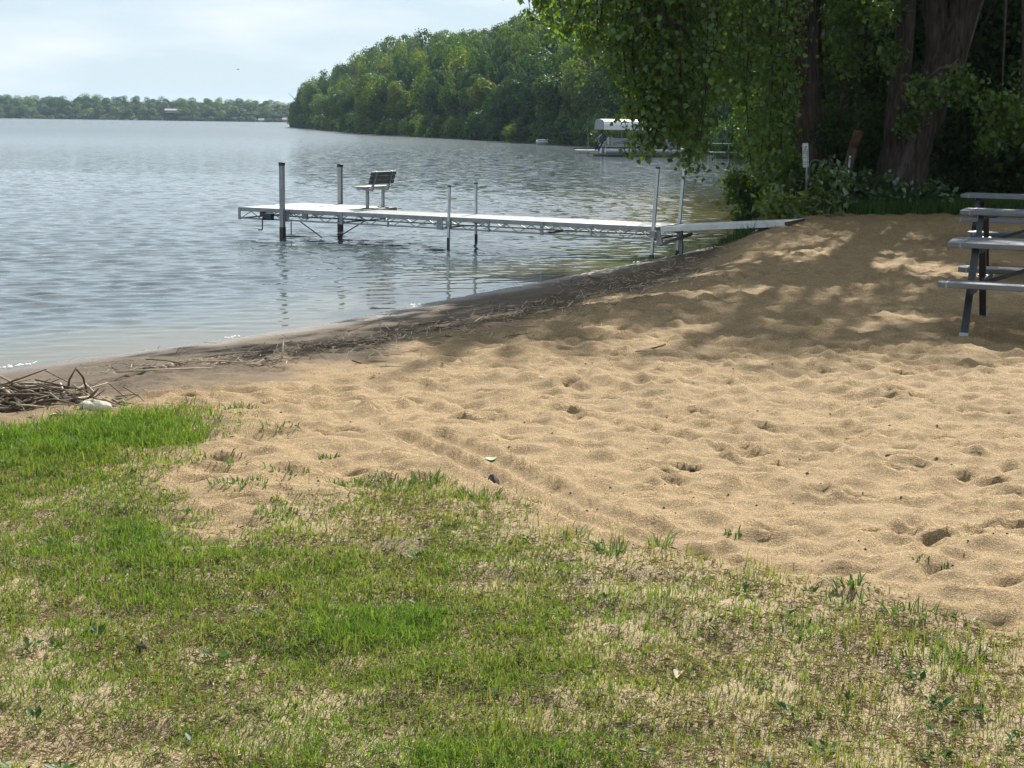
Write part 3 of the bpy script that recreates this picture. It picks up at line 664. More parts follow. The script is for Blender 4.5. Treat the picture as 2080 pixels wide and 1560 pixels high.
# shade thrown on the sand: leafy boughs hang where the sun passes over these ground spots
KX, KY = SUN_DIR.x / SUN_DIR.z, SUN_DIR.y / SUN_DIR.z
SHADE = [(-.18, 12.93, 1.15, .75, 1), (.51, 14.07, 1.2, .9, 1), (1.31, 15.18, 1.3, 1.0, 1), (2.24, 16.49, 1.2, 1.0, .9), (3.24, 17.43, 1.3, 1.0, 1), (4.01, 16.99, 1.4, 1.1, 1.1), (4.36, 15.56, 1.2, .9, 1.1), (4.49, 13.96, 1.2, .8, 1.2), (2.88, 13.43, .9, .55, 1), (2.12, 12.55, .7, .3, .9),
    (3.03, 12.3, .8, .35, .9), (3.95, 12.6, 1.0, .5, 1.2), (-.79, 12.35, .9, .42, .9), (-1.35, 12.1, .8, .4, .9), (5.3, 14.5, 1.5, 1.2, 1.3), (6.1, 17, 1.6, 1.6, 1.3), (6.08, 19.4, 1.4, 1.2, 1.1), (5.2, 20.6, .9, .8, .9), (6.8, 21.5, 1.5, 1.5, 1.2), (1.47, 17.5, .9, .7, .8), (2.2, 19.8, .8, .9, .7), (7.5, 24.0, 2, 1.5, 1.3), (5.6, 24.3, 1.5, .7, 1.2), (4.0, 24.2, 1.2, .6, .9), (3.3, 22.6, .8, .5, .6), (7.5, 14, 1.5, 1.5, 1.2), (8, 19, 1.8, 1.8, 1.3), (-2.2, 13.6, .8, .5, .7), (0.3, 16.3, 1.0, .9, .8), (1.0, 18.8, 1.0, 1.0, .7)]
STRANDS = [(0.34, 24.0, 3.24), (0.61, 25.0, 3.07), (0.75, 23.0, 2.85), (1.08, 24.5, 2.78), (1.24, 23.0, 2.53), (1.37, 22.0, 2.25), (1.86, 24.0, 2.12), (1.94, 23.0, 1.73), (1.87, 22.0, 1.14), (2.05, 22.0, 1.3), (2.04, 22.2, 1.17), (2.34, 23.5, 1.35), (2.43, 22.5, 1.22), (2.57, 22.0, 0.98), (2.76, 22.4, 1.05), (3.12, 24.0, 1.94), (3.45, 25.0, 2.16), (3.83, 26.0, 2.26), (4.07, 26.0, 2.76), (4.29, 25.5, 0.65), (4.57, 26.0, 1.01), (3.95, 25.0, 0.91), (1.75, 25.0, 2.69), (1.29, 24.0, 2.95), (2.34, 24.5, 2.05), (2.64, 24.0, 2.05), (2.95, 24.0, 2.21)]
SUNNY = [(3.7, 21.0, 1.0, .8), (4.6, 22.3, 1.0, .5), (6.2, 23.4, .7, .8), (2.4, 15.25, 1.4, .22), (1.2, 16.9, 1.2, .28), (3.9, 15.0, .7, .25), (3.6, 13.3, .9, .2), (2.0, 17.6, .8, .3), (4.9, 18.2, .5, .5), (5.6, 21.6, .6, .35), (0.6, 14.9, .9, .18), (2.9, 12.9, .6, .14)]
def sunlit(W):
    """leaves that would darken the sunny gaps on the sand"""
    gx = W[:, 0] - (W[:, 2] + .05) * KX; gy = W[:, 1] - (W[:, 2] + .05) * KY
    f = np.zeros(len(W))
    for (x, y, a, b) in SUNNY: f = np.maximum(f, np.exp(-(((gx - x) / a) ** 2 + ((gy - y) / b) ** 2) ** 2))
    f = np.maximum(f, sst(.58, .68, fbm(gx * .8 + 3, gy * 1.5 + 11, 3)) * (gy < 25))
    S3 = np.array(SUN_DIR)
    for T, r in (((4.2, 27.0, 2.4), .75), ((4.6, 26.8, 1.5), .45), ((8.1, 24.9, 1.9), .8), ((5.5, 25.9, .6), .35), ((2.2, 23.3, 2.0), .8), ((1.3, 23.6, 2.7), .7), ((3.2, 24.6, 3.0), .7), ((4.7, 25.5, .4), .45), ((6.2, 28.0, 3.2), .5), ((2.4, 22.2, 1.3), .5)):
        q = W - np.array(T); t = q @ S3; d = np.linalg.norm(q - t[:, None] * S3, axis=1); f = np.maximum(f, (t > 1.6) * np.exp(-(d / r) ** 4) * .92)
    return (lr.random(len(W)) < f * .97) & (W[:, 2] > 3.9)
def cottonwoods():
    A = empty('cottonwood_tree', (5.55, 28, gz(5.55, 28))); tag(A, 'single leaning cottonwood beside the white sign with boughs drooping over the dock', 'tree')
    B = empty('cottonwood_tree', (7.2, 27.3, gz(7.2, 27.3))); tag(B, 'massive forked cottonwood with pale scarred base behind the picnic tables', 'tree')
    oa, ob = A.location.copy(), B.location.copy(); rel = lambda o, pts: [Vector(p) - o for p in pts]
    ta = MB(); big_tube(ta, rel(oa, [(5.56, 28, -.2), (5.53, 28, 1.1), (5.42, 28, 2.15), (5.22, 28, 3.2), (5.05, 28, 4.1), (4.75, 27.8, 7), (4.7, 27.5, 11), (4.9, 27.3, 15)]), [.27, .225, .21, .20, .19, .16, .11, .04], 24, 6, 3)
    tb = MB()
    big_tube(tb, rel(ob, [(7.05, 27.3, -.1), (7.06, 27.3, .8), (7.14, 27.3, 1.35), (7.35, 27.3, 1.85), (7.55, 27.3, 2.35), (7.76, 27.3, 2.9)]), [.52, .44, .42, .37, .34, .33], 30, 7, 5, .07)
    big_tube(tb, rel(ob, [(6.96, 27.15, .4), (6.92, 27.15, 1.2), (6.90, 27.15, 1.9), (6.92, 27.2, 2.5), (6.96, 27.2, 3.1), (6.95, 27.2, 3.9), (6.9, 27.2, 6), (6.5, 26.8, 9), (6.3, 26.4, 12.5)]), [.26, .24, .185, .165, .16, .155, .14, .10, .03], 24, 6, 9)
    big_tube(tb, rel(ob, [(7.62, 27.34, 2.5), (7.62, 27.35, 3.1), (7.52, 27.4, 3.9), (7.3, 27.5, 6), (7.2, 28, 10), (7.4, 28.3, 14)]), [.23, .22, .21, .17, .12, .04], 24, 6, 13)
    big_tube(tb, rel(ob, [(7.76, 27.25, 2.7), (7.92, 27.2, 3.35), (8.04, 27.2, 3.95), (8.5, 27, 6.5), (9.3, 26.5, 10), (9.8, 26, 13)]), [.30, .255, .24, .19, .12, .04], 24, 6, 15)
    # torn stub and strip of dead wood below the fork
    for pts, r in (([(7.5, 26.98, 2.65), (7.75, 26.9, 2.72), (7.9, 26.86, 2.6), (7.95, 26.9, 2.2)], [.012, .025, .03, .012]), ([(7.3, 27.0, 2.45), (7.55, 26.95, 2.7), (7.8, 26.9, 2.75)], [.01, .02, .026]), ([(7.75, 26.9, 2.75), (7.85, 26.88, 2.85), (7.92, 26.9, 2.72)], [.026, .022, .012])):
        s_ = MB(); s_.tube(rel(ob, pts), r, 7); s_.build('broken_limb', M['bark_grey'], B, True)
    s_ = MB(); big_tube(s_, rel(ob, [(6.88, 27.0, .3), (6.98, 26.94, .8), (7.08, 26.92, 1.25), (7.2, 26.96, 1.6)]), [.10, .11, .085, .03], 18, 6, 31, .22); s_.build('scarred_wood', M['bark_grey'], B, True)
    LA, LB = Leaves(), Leaves(); ma, mb_ = ta, tb
    S = STRANDS
    bough = [[(5.0, 28, 4.4), (3.6, 26.5, 6.0), (2.0, 25.0, 6.1), (.5, 24.3, 5.0)], [(5.1, 28, 3.9), (4.0, 26, 5.0), (2.8, 23.6, 5.2), (1.5, 22.2, 4.4)], [(5.2, 28, 3.3), (4.6, 26.6, 3.7), (4.1, 25.4, 3.2)], [(4.9, 28, 5.5), (4.6, 25.5, 6.6), (3.3, 23.2, 6.0), (2.5, 22.2, 4.6)]]
    for k, b in enumerate(bough): big_tube(ta, rel(oa, b), [.10, .07, .045, .02], 10, 6, 50 + k, .04)
    bp = [p for b in bough for p in curve_pts(b, 6)]
    ex = []
    for (x, y, z) in S:
        for j in range(2):
            ex.append((x + .12 + lr.normal() * .16, y + lr.normal() * .5, z + abs(lr.normal()) * .75))
    for k, (x, y, z) in enumerate(S + ex):
        top = min(bp, key=lambda p: (p.x - x) ** 2 + (p.y - y) ** 2 + .05 * (p.z - 5) ** 2); top = Vector((top.x * .3 + x * .7, top.y * .3 + y * .7, max(top.z, z + 1.0)))
        main = k < len(S); n = int(min(820, (215 if main else 90) * max(.7, top.z - z)))
        strand(LA, ta, top - oa, Vector((x, y, z + .06)) - oa, n, .31 if main else .34, .084, k)
    # leafy mass round the trunk and behind the strands
    for c, r, n in (((4.2, 27.5, 3.5), (.9, 1.0, 1.1), 900), ((4.5, 27.0, 1.5), (.55, .6, .75), 520), ((5.05, 27.2, .9), (.5, .5, .6), 380), ((3.4, 26.5, 3.5), (1.2, .8, .9), 800), ((2.0, 25.6, 3.9), (1.3, 1, .7), 650), ((6.1, 28.2, 3.7), (.5, .5, .7), 300), ((6.3, 28.3, 2.9), (.6, .6, .8), 320), ((4.2, 27.8, 2.6), (.8, .6, .7), 420)):
        LA.blob(np.array(c) - np.array(oa), r, int(n * 1.2), .088, lr, .6, 1.35)
    for c, r, n in (((8.0, 24.8, 2.0), (.75, .5, .55), 420), ((8.5, 25.2, 1.75), (.8, .6, .55), 420), ((7.4, 25.2, 2.35), (.65, .5, .5), 330), ((6.9, 25.6, 2.3), (.4, .4, .45), 170), ((7.9, 24.9, 1.45), (.45, .35, .3), 150), ((9.0, 25.5, 2.6), (1.0, .8, .9), 380), ((7.0, 26.7, 1.75), (.3, .2, .5), 120), ((7.15, 26.5, 2.2), (.5, .3, .5), 260), ((6.6, 26.8, 2.9), (.4, .3, .6), 160), ((6.5, 26.9, 3.6), (.7, .6, .7), 200)):
        LB.blob(np.array(c) - np.array(ob), r, int(n * 1.7), .088, lr, .6, 1.25, .3, .75, .1)
    for c in ((8.0, 24.8, 2.1), (8.5, 25.2, 1.9), (7.4, 25.2, 2.4), (9.0, 25.5, 2.6)):
        tb.tube(rel(ob, curve_pts([(8.6, 26.9, 4.6), ((8.6 + c[0]) / 2, 25.9, 4.1), c], 5)), [.05 - .004 * i for i in range(11)], 5)
    for x in range(9):
        a = Vector((6.2 + .3 * x + lr.normal() * .1, 26.3 + lr.normal() * .4, 4.6)); e = a + Vector((lr.normal() * .35, 0, -lr.uniform(1.0, 2.6))); tb.tube(rel(ob, curve_pts([a, a.lerp(e, .5) + Vector((lr.normal() * .12, 0, 0)), e], 5)), [.010 - .0007 * i for i in range(11)], 4)
    # boughs above the frame, they shade the sand
    for k, (x, y, a, b, d) in enumerate(SHADE):
        h0 = max(4.6, (26.2 - y) / KY); n = int(250 * a * b * d + 35)
        hh = h0 + lr.normal(size=n) * .8 + .5; P = np.stack([x + lr.normal(size=n) * a * .48 + hh * KX, y + lr.normal(size=n) * b * .48 + hh * KY, hh], 1)
        P = P[P[:, 2] > 1.65 + P[:, 1] * .085 + .1]; P = P[~sunlit(P)]
        tree, Ls, mbt, o = (A, LA, ta, oa) if (x + h0 * KX) < 5.6 else (B, LB, tb, ob)
        Ls.put(P - np.array(o), .21, lr, .6, 1.25, .3, .3)
        c = Vector((x + h0 * KX, y + h0 * KY, h0 + .3)); st = Vector((4.75, 27.8, max(4.6, h0 - 1.5))) if tree is A else Vector((7.3 if c.x < 8 else 8.3, 27.3, max(4.8, h0 - 1.5)))
        mbt.tube(rel(o, curve_pts([st, st.lerp(c, .5) + Vector((0, 0, .5)), c], 5)), [.07 - .005 * i for i in range(11)], 5)
    for o, Ls, cs in ((A, LA, [(4.6, 28.2, 8, 2.0), (4.8, 28, 12, 2.4), (5.5, 29, 10, 2.2), (3.2, 27.5, 9, 1.6)]), (B, LB, [(7.4, 28.5, 7.5, 2.2), (8.8, 27.5, 10, 2.4), (6.8, 28, 11.5, 2.3), (9.6, 28.5, 7.5, 2.2), (8, 29, 13, 2.4)])):
        for (x, y, z, r) in cs:
            n = int(300 * r); d = unit(lr.normal(size=(n, 3))) * (.5 + .5 * lr.random((n, 1))) * r; P = d + [x, y, z]; P = P[~sunlit(P)]; Ls.put(P - np.array(o.location), .24, lr, .6, 1.2, .3, .3)
    ta.build('trunk', M['bark'], A, True); tb.build('trunk', M['bark'], B, True)
    obj('crown', LA.mesh('crown', M['leaf']), A); obj('crown', LB.mesh('crown', M['leaf']), B)
cottonwoods()

# ------------------------------------------------------------------ the shady wood behind
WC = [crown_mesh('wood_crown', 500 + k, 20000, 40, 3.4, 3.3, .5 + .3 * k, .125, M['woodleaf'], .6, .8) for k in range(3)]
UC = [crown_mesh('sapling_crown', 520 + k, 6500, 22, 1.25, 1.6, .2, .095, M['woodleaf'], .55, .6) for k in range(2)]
def wood():
    spots = [(6.45, 31, .15, 'dark straight trunk tree just right of the leaning cottonwood'), (9.6, 31, .2, None), (11.5, 28.5, .2, None), (8.2, 33.5, .2, None), (12.5, 33, .2, None), (10.6, 36, .2, None), (14.5, 30, .2, None), (13.8, 37, .2, None), (17, 34, .2, None), (9.7, 40, .2, None), (12.2, 43, .2, None), (16.5, 41, .2, None), (15, 47, .2, None), (20, 42, .2, None), (11.6, 52, .2, None), (16, 56, .2, None)]
    for i, (x, y, r, lab) in enumerate(spots):
        o = empty('woodland_tree', (x, y, gz(x, y) - .1), rng.uniform(0, 6.28)); s_ = rng.uniform(.95, 1.25)
        tag(o, lab or 'leafy tree in the deep shade of the wood behind the picnic tables', 'tree', 'trees of the shady wood behind the tables')
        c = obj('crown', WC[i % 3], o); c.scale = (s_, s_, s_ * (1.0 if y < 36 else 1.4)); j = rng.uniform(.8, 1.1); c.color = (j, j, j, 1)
        if lab:
            c.location = (-.3, 0, 4.2); c.scale = (.55, .55, .8)
            mb = MB(); big_tube(mb, [(0, 0, -.2), (-.05, 0, .9), (-.2, 0, 2.2), (-.36, 0, 3.6), (-.45, 0, 6), (-.3, 0, 10)], [.17, .15, .14, .13, .11, .03], 16, 5, 77); mb.build('trunk', M['bark'], o, True); o.rotation_euler = (0, 0, 0)
        else:
            mb = MB(); mb.tube([(0, 0, -.3), (.1, .1, 2.5), (.1, -.1, 5), (0, 0, 9)], [r, r * .85, r * .6, r * .2], 10); mb.build('trunk', M['bark'], o, True)
    for i in range(46):
        x = rng.uniform(5.6, 15); y = rng.uniform(28.2, 36)
        if float(shore_dist(np.array([x]), np.array([y]))[0]) < .4 or (abs(x - 7.2) < 1.1 and y < 28.9): continue
        if y < 29.5 and x > 8.2: y += 1.5
        o = empty('understory_sapling', (x, y, gz(x, y) - .1), rng.uniform(0, 6.28)); s_ = rng.uniform(.6, 1.25); o.scale = (s_, s_, s_)
        tag(o, 'leafy sapling filling the dark understory of the wood', 'sapling', 'saplings in the understory of the wood')
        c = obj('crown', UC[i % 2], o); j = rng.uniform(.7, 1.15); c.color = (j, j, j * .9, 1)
        mb = MB(); mb.tube([(0, 0, -.2), (.1, .05, 1.2), (0, 0, 2.6)], [.03, .022, .008], 6); mb.build('trunk', M['bark'], o)
    # the slim forked sapling between the trunks
    o = empty('forked_sapling', (6.15, 28.6, gz(6.15, 28.6))); tag(o, 'slim dark forked sapling between the two big cottonwoods', 'sapling')
    mb = MB(); mb.tube(curve_pts([(0, 0, -.1), (.0, 0, 1.2), (.05, 0, 2.1)], 5), [.045 - .001 * i for i in range(11)], 7); mb.tube(curve_pts([(.05, 0, 2.1), (.2, 0, 2.5), (.42, 0, 3.1), (.5, 0, 4.4)], 5), [.03 - .0012 * i for i in range(16)], 6); mb.tube(curve_pts([(.05, 0, 2.1), (-.1, 0, 2.5), (-.3, .1, 3.0), (-.35, 0, 4.2)], 5), [.028 - .0012 * i for i in range(16)], 6)
    mb.build('trunk', M['bark'], o, True); Lv = Leaves(); Lv.blob((.2, 0, 3.4), (.9, .7, 1.1), 480, .12, lr, .6, 1.2); obj('crown', Lv.mesh('crown', M['leaf']), o)
wood()
# ------------------------------------------------------------------ roll-in dock: local +x runs toward the beach, +y across the walkway
DZ = .02; DA = math.atan2(-.454, .891); DO = (2.25, 23.72, 0)
def truss(mb, x0, x1, y, z_top=-.07, z_bot=-.205, step=.24):
    """zigzag web rods"""
    n = max(2, int(round((x1 - x0) / step / 2)) * 2); p = None
    for k in range(n + 1):
        q = (x0 + (x1 - x0) * k / n, y, (z_bot if k % 2 == 0 else z_top) + DZ)
        if p: mb.beam(p, q, .012, .012)
        p = q
def dock():
    D = empty('dock', DO, DA); tag(D, 'long white-decked roll-in metal dock reaching out over the lake', 'dock')
    secs = [(-8.2, -6.05), (-6.05, -3.95), (-3.95, -1.98), (-1.98, 0)]
    for i, (a, b) in enumerate(secs):                                  # near walkway panels
        n = 2
        for k in range(n):
            x0 = a + (b - a) * k / n; x1 = a + (b - a) * (k + 1) / n
            mb = MB(); mb.box(((x0 + x1) / 2, .475, DZ - .012), (x1 - x0 - .012, .86, .024)); mb.build('deck_panel', M['deck' if i == 0 else 'deck_grey'], D, bevel=.004)
    for k in range(2):                                                 # wider platform at the outer end
        x0 = -8.2 + 1.07 * k; mb = MB(); mb.box((x0 + .535, 1.425, DZ - .012), (1.058, .86, .024)); mb.build('deck_panel', M['deck'], D, bevel=.004)
    for (x0, x1, y) in ((-8.24, -3.94, .0), (-3.94, .02, .0), (-6.05, .02, .95), (-8.24, -6.0, 1.9), (-8.24, -6.05, .95)):
        mb = MB(); mb.box(((x0 + x1) / 2, y, DZ - .034), (x1 - x0 - .006, .045, .075)); mb.build('side_rail', M['alu_dull'], D, bevel=.005)
        mb = MB(); mb.box(((x0 + x1) / 2, y, DZ - .20), (x1 - x0 - .006, .03, .026)); mb.build('bottom_chord', M['alu_dull'], D)
        mb = MB(); truss(mb, x0 + .03, x1 - .03, y); mb.build('truss_web', M['alu_dull'], D)
    for (x, y0, y1) in ((-8.22, -.02, 1.92), (-6.03, .97, 1.92), (-6.07, .02, .93), (-3.94, .02, .93), (-2.0, .02, .93), (.0, .02, .93)):
        mb = MB(); mb.box((x, (y0 + y1) / 2, DZ - .036), (.04, y1 - y0, .065)); mb.build('cross_beam', M['alu_dull'], D)
        mb = MB(); mb.beam((x, y0, DZ - .20), (x, y1, DZ - .20), .025, .025); mb.build('cross_chord', M['alu_dark'], D)
    for x in (-7.7, -7.1, -6.6): mb = MB(); mb.beam((x, .03, DZ - .06), (x + .35, 1.87, DZ - .06), .05, .06); mb.build('under_joist', M['alu_dark'], D)
    for x, y, ww in ((-8.22, -.025, .05), (-5.98, -.025, .07), (-3.95, -.025, .11), (-7.2, -.03, .2), (-5.0, -.024, .03), (-3.0, -.024, .03), (-2.0, -.024, .06), (-1.1, -.024, .03)):
        mb = MB(); mb.box((x, y, DZ - .115), (ww, .02, .215)); mb.build('joint_bracket', M['alu_dull'], D, bevel=.003)
    # big square end posts with dark caps
    for x, y, zt in ((-7.2, -.095, .83), (-7.33, 1.98, .757)):
        mb = MB(); mb.box((x, y, (zt - 1.1) / 2), (.08, .08, zt + 1.1)); p = mb.build('large_post', M['alu_dull'], D, bevel=.008)
        mb = MB(); mb.box((x, y, zt + .005), (.09, .09, .065)); mb.build('post_cap', M['black'], p, bevel=.01)
        mb = MB(); mb.box((x, y, -.43), (.084, .084, .26)); mb.build('wet_band', M['alu_dark'], p)
    for x, y, zt, tx, wd in ((-3.76, -.055, .54, .01, .036), (-3.80, 1.005, .555, -.01, .036), (.0, -.07, .95, .05, .048), (.03, 1.0, .95, .06, .045)):
        b = -1.05 if x < -1 else -.75
        mb = MB(); mb.beam((x - tx * .6, y, b), (x + tx, y, zt), wd, wd, (0, 1, 0)); p = mb.build('slim_post', M['alu'], D)
        mb = MB(); mb.box((x + tx, y, zt + .01), (wd + .01, wd + .01, .03)); mb.build('post_cap', M['alu_dark'], p)
        mb = MB(); mb.beam((x - tx * .45, y, -.62), (x - tx * .2, y, -.33 if x < -1 else -.42), wd + .004, wd + .004, (0, 1, 0)); mb.build('wet_band', M['alu_dark'], p)
        mb = MB(); mb.box((x, y * .98, DZ - .11), (wd + .05, wd + .03, .1)); mb.build('post_socket', M['alu_dull'], D, bevel=.006)
    # winch under the platform
    mb = MB(); mb.box((-7.55, -.05, DZ - .15), (.2, .10, .12)); mb.box((-7.68, -.05, DZ - .10), (.08, .07, .08)); wq = mb.build('winch', M['black'], D, bevel=.012)
    mb = MB(); mb.tube([(-7.62, -.13, DZ - .17), (-7.62, -.14, DZ - .38), (-7.62, -.145, DZ - .385), (-7.70, -.15, DZ - .39)], .012, 6); mb.build('crank_handle', M['black'], wq)
    mb = MB(); mb.box((-6.75, -.03, DZ - .11), (.1, .05, .09)); mb.build('label_plate', M['siding'], D)
    for p0, p1 in (((-6.98, .1, DZ - .2), (-6.58, .25, DZ - .50)), ((-6.05, .9, DZ - .2), (-6.45, .6, DZ - .50)), ((-7.05, -.04, DZ - .2), (-7.05, -.04, DZ - .46))):
        mb = MB(); mb.tube([p0, p1], .011, 6); mb.build('support_rod', M['alu_dark'], D)
    # hinged bracket and wheel frame at the shore end
    mb = MB(); mb.beam((.05, -.03, DZ - .06), (.12, -.03, DZ - .28), .09, .05, (0, 1, 0)); mb.beam((.1, -.02, DZ - .28), (.45, .5, DZ - .12), .03, .05); mb.build('hinge_arm', M['alu_dull'], D)
    mb = MB(); mb.beam((.28, .45, DZ - .05), (.3, .45, -.62), .05, .05, (0, 1, 0)); mb.build('ramp_leg', M['alu_dull'], D)
    # bench bolted to the edge of the platform, facing the open lake
    Bn = empty('bench', (0, 0, 0), DA); ca, sa = math.cos(DA), math.sin(DA); bx, by = -6.1, 1.38; Bn.location = (DO[0] + ca * bx - sa * by, DO[1] + sa * bx + ca * by, DZ)
    tag(Bn, 'small slatted bench seen from behind at the outer end of the dock', 'bench')
    for y in (-.27, .27):
        mb = MB(); mb.box((-.05, y, .19), (.05, .045, .38)); mb.build('leg', M['alu_dull'], Bn, bevel=.004)
        mb = MB(); mb.beam((-.28, y, .365), (.06, y, .345), .04, .04, (0, 0, 1)); mb.build('seat_arm', M['alu_dull'], Bn)
        mb = MB(); mb.beam((.045, y, .33), (.15, y, .69), .04, .035, (0, 1, 0)); mb.build('back_support', M['alu_dull'], Bn)
        mb = MB(); mb.box((-.04, y, .008), (.22, .07, .014)); mb.build('foot_plate', M['alu_dark'], Bn)
    for k in range(3): mb = MB(); mb.box((-.235 + .105 * k, 0, .398), (.095, .9, .024)); mb.build('seat_slat', M['slat_top'], Bn, bevel=.006)
    for k in range(3):
        z = .49 + .079 * k; mb = MB(); mb.box((.045 + .105 * (z - .33) / .38 - .0, 0, z), (.022, .86, .076), Matrix.Rotation(.27, 3, 'Y')); mb.build('back_slat', M['slat'], Bn, bevel=.005)
    # ramp to the sand
    Rm = empty('dock_ramp', (DO[0] + ca * .1, DO[1] + sa * .1, DZ), DA); Rm.rotation_euler = (0, -math.atan2(.17, 2.02), DA); tag(Rm, 'worn white gangway ramp joining the dock to the sandy bank', 'ramp')
    Lr = 2.04; N = 12
    for k in range(N): mb = MB(); mb.box((Lr * (k + .5) / N, .49, -.012 + lr.normal() * .0012), (Lr / N - .008, .92, .022)); mb.build('deck_board', M['deck_worn'], Rm, bevel=.004)
    for y in (.0, .985): mb = MB(); mb.box((Lr / 2, y, -.036), (Lr, .04, .08)); mb.build('side_rail', M['alu'], Rm, bevel=.005)
    mb = MB(); mb.box((Lr + .012, .49, -.045), (.02, 1.02, .09)); mb.build('end_plate', M['alu_dark'], Rm)
dock()

# ------------------------------------------------------------------ picnic tables
def plank_outline(x0, x1, y0, y1, r, ends=(1, 1)):
    """rectangle rounded at the corners; ends: (left near, left far) rounded?"""
    P = []
    for (cx, cy, a0, on) in ((x0 + r, y0 + r, 180, ends[0]), (x1 - r, y0 + r, 270, ends[0]), (x1 - r, y1 - r, 0, ends[1]), (x0 + r, y1 - r, 90, ends[1])):
        if on: P += [(cx + r * math.cos(rad(a0 + 15 * k)), cy + r * math.sin(rad(a0 + 15 * k))) for k in range(7)]
        else: P.append((x0 if cx < (x0 + x1) / 2 else x1, y0 if cy < (y0 + y1) / 2 else y1))
    return P
def plank(name, x0, x1, y0, y1, z, th, r, ends, parent):
    mb = MB(); mb.prism(plank_outline(x0, x1, y0, y1, r, ends), z - th, z); o = mb.build(name, M['alu_table'], parent, bevel=.006)
    w_ = y1 - y0; mb = MB(); n = 6
    for k in range(n): mb.box(((x0 + x1) / 2, y0 + w_ * (k + .5) / n, z + .0012), (x1 - x0 - 2 * r - .05, w_ / n * .55, .0024))
    mb.build('tread_rib', M['alu_table'], o)
    for x_, sg in ((x0, 1), (x1, -1)):                                 # moulded end cap
        mb = MB(); cap = plank_outline(x_ if sg > 0 else x_ - r - .02, x_ + r + .02 if sg > 0 else x_, y0, y1, r, ends)
        e = .004; mb.box((x_ + sg * (r + .02), (y0 + y1) / 2, z - th / 2), (.012, w_ + e, th + e)); mb.build('end_cap', M['alu_dull'], o)
    return o
M['alu_table'] = simple('brushed aluminium plank', (.15, .16, .17), .65, .2, var=.18, scale=4, stretch=(1, 30, 1))
def picnic_table(x, y, z, rz, label):
    T = empty('picnic_table', (x, y, z), rz); tag(T, label, 'picnic table', 'metal picnic tables on the sand')
    hx = 1.22
    for k in range(3): plank('top_plank', -hx, hx, -.375 + .252 * k, -.375 + .252 * k + .246, .78, .045, .10, (k == 0, k == 2), T)
    for sg in (-1, 1):
        y0 = .60 if sg > 0 else -.85
        plank('seat_plank', -hx, hx, y0, y0 + .25, .48, .045, .06, (1, 1), T)
    for x_ in (-.98, .98):
        for sg in (-1, 1):
            mb = MB(); mb.beam((x_, sg * .27, .735), (x_, sg * .78, .02), .05, .06, (1, 0, 0)); lg = mb.build('leg', M['steel_dark'], T, bevel=.006)
            mb = MB(); mb.beam((x_, sg * .765, .045), (x_, sg * .795, -.01), .062, .072, (1, 0, 0)); mb.build('foot_cap', M['alu_dull'], lg)
            for q in (.425, .72): mb = MB(); f = (q - .735) / (.02 - .735); mb.tube([(x_ - .04, sg * (.27 + .51 * f), q), (x_ + .04, sg * (.27 + .51 * f), q)], .012, 8); mb.build('bolt', M['alu'], lg)
        mb = MB(); mb.box((x_ + .045, 0, .41), (.03, 1.62, .05)); mb.build('cross_beam', M['steel_dark'], T)
        mb = MB(); mb.box((x_ + .045, 0, .715), (.03, .66, .04)); mb.build('top_beam', M['steel_dark'], T)
        s_ = -1 if x_ < 0 else 1
        mb = MB(); mb.beam((x_ - s_ * .03, 0, .40), (s_ * .06, 0, .725), .035, .035); mb.build('diagonal_brace', M['steel_dark'], T)
    return T
TA = math.atan2(-.39, .92); ta_, tb_ = Vector((.92, -.39, 0)), Vector((.39, .92, 0))
for (lx, ly, zt, b, lab) in ((3.87, 13.1, .68, 0, 'nearest grey metal picnic table, its rounded end cut by the right edge of the picture'), (5.07, 16.95, .72, .38, 'middle one of the three grey metal picnic tables, half hidden behind the nearest'), (6.18, 20.67, .74, .38, 'farthest grey metal picnic table, standing against the dark wood')):
    c = Vector((lx, ly, 0)) + tb_ * b + ta_ * 1.22
    picnic_table(c.x, c.y, zt - .78, TA, lab)

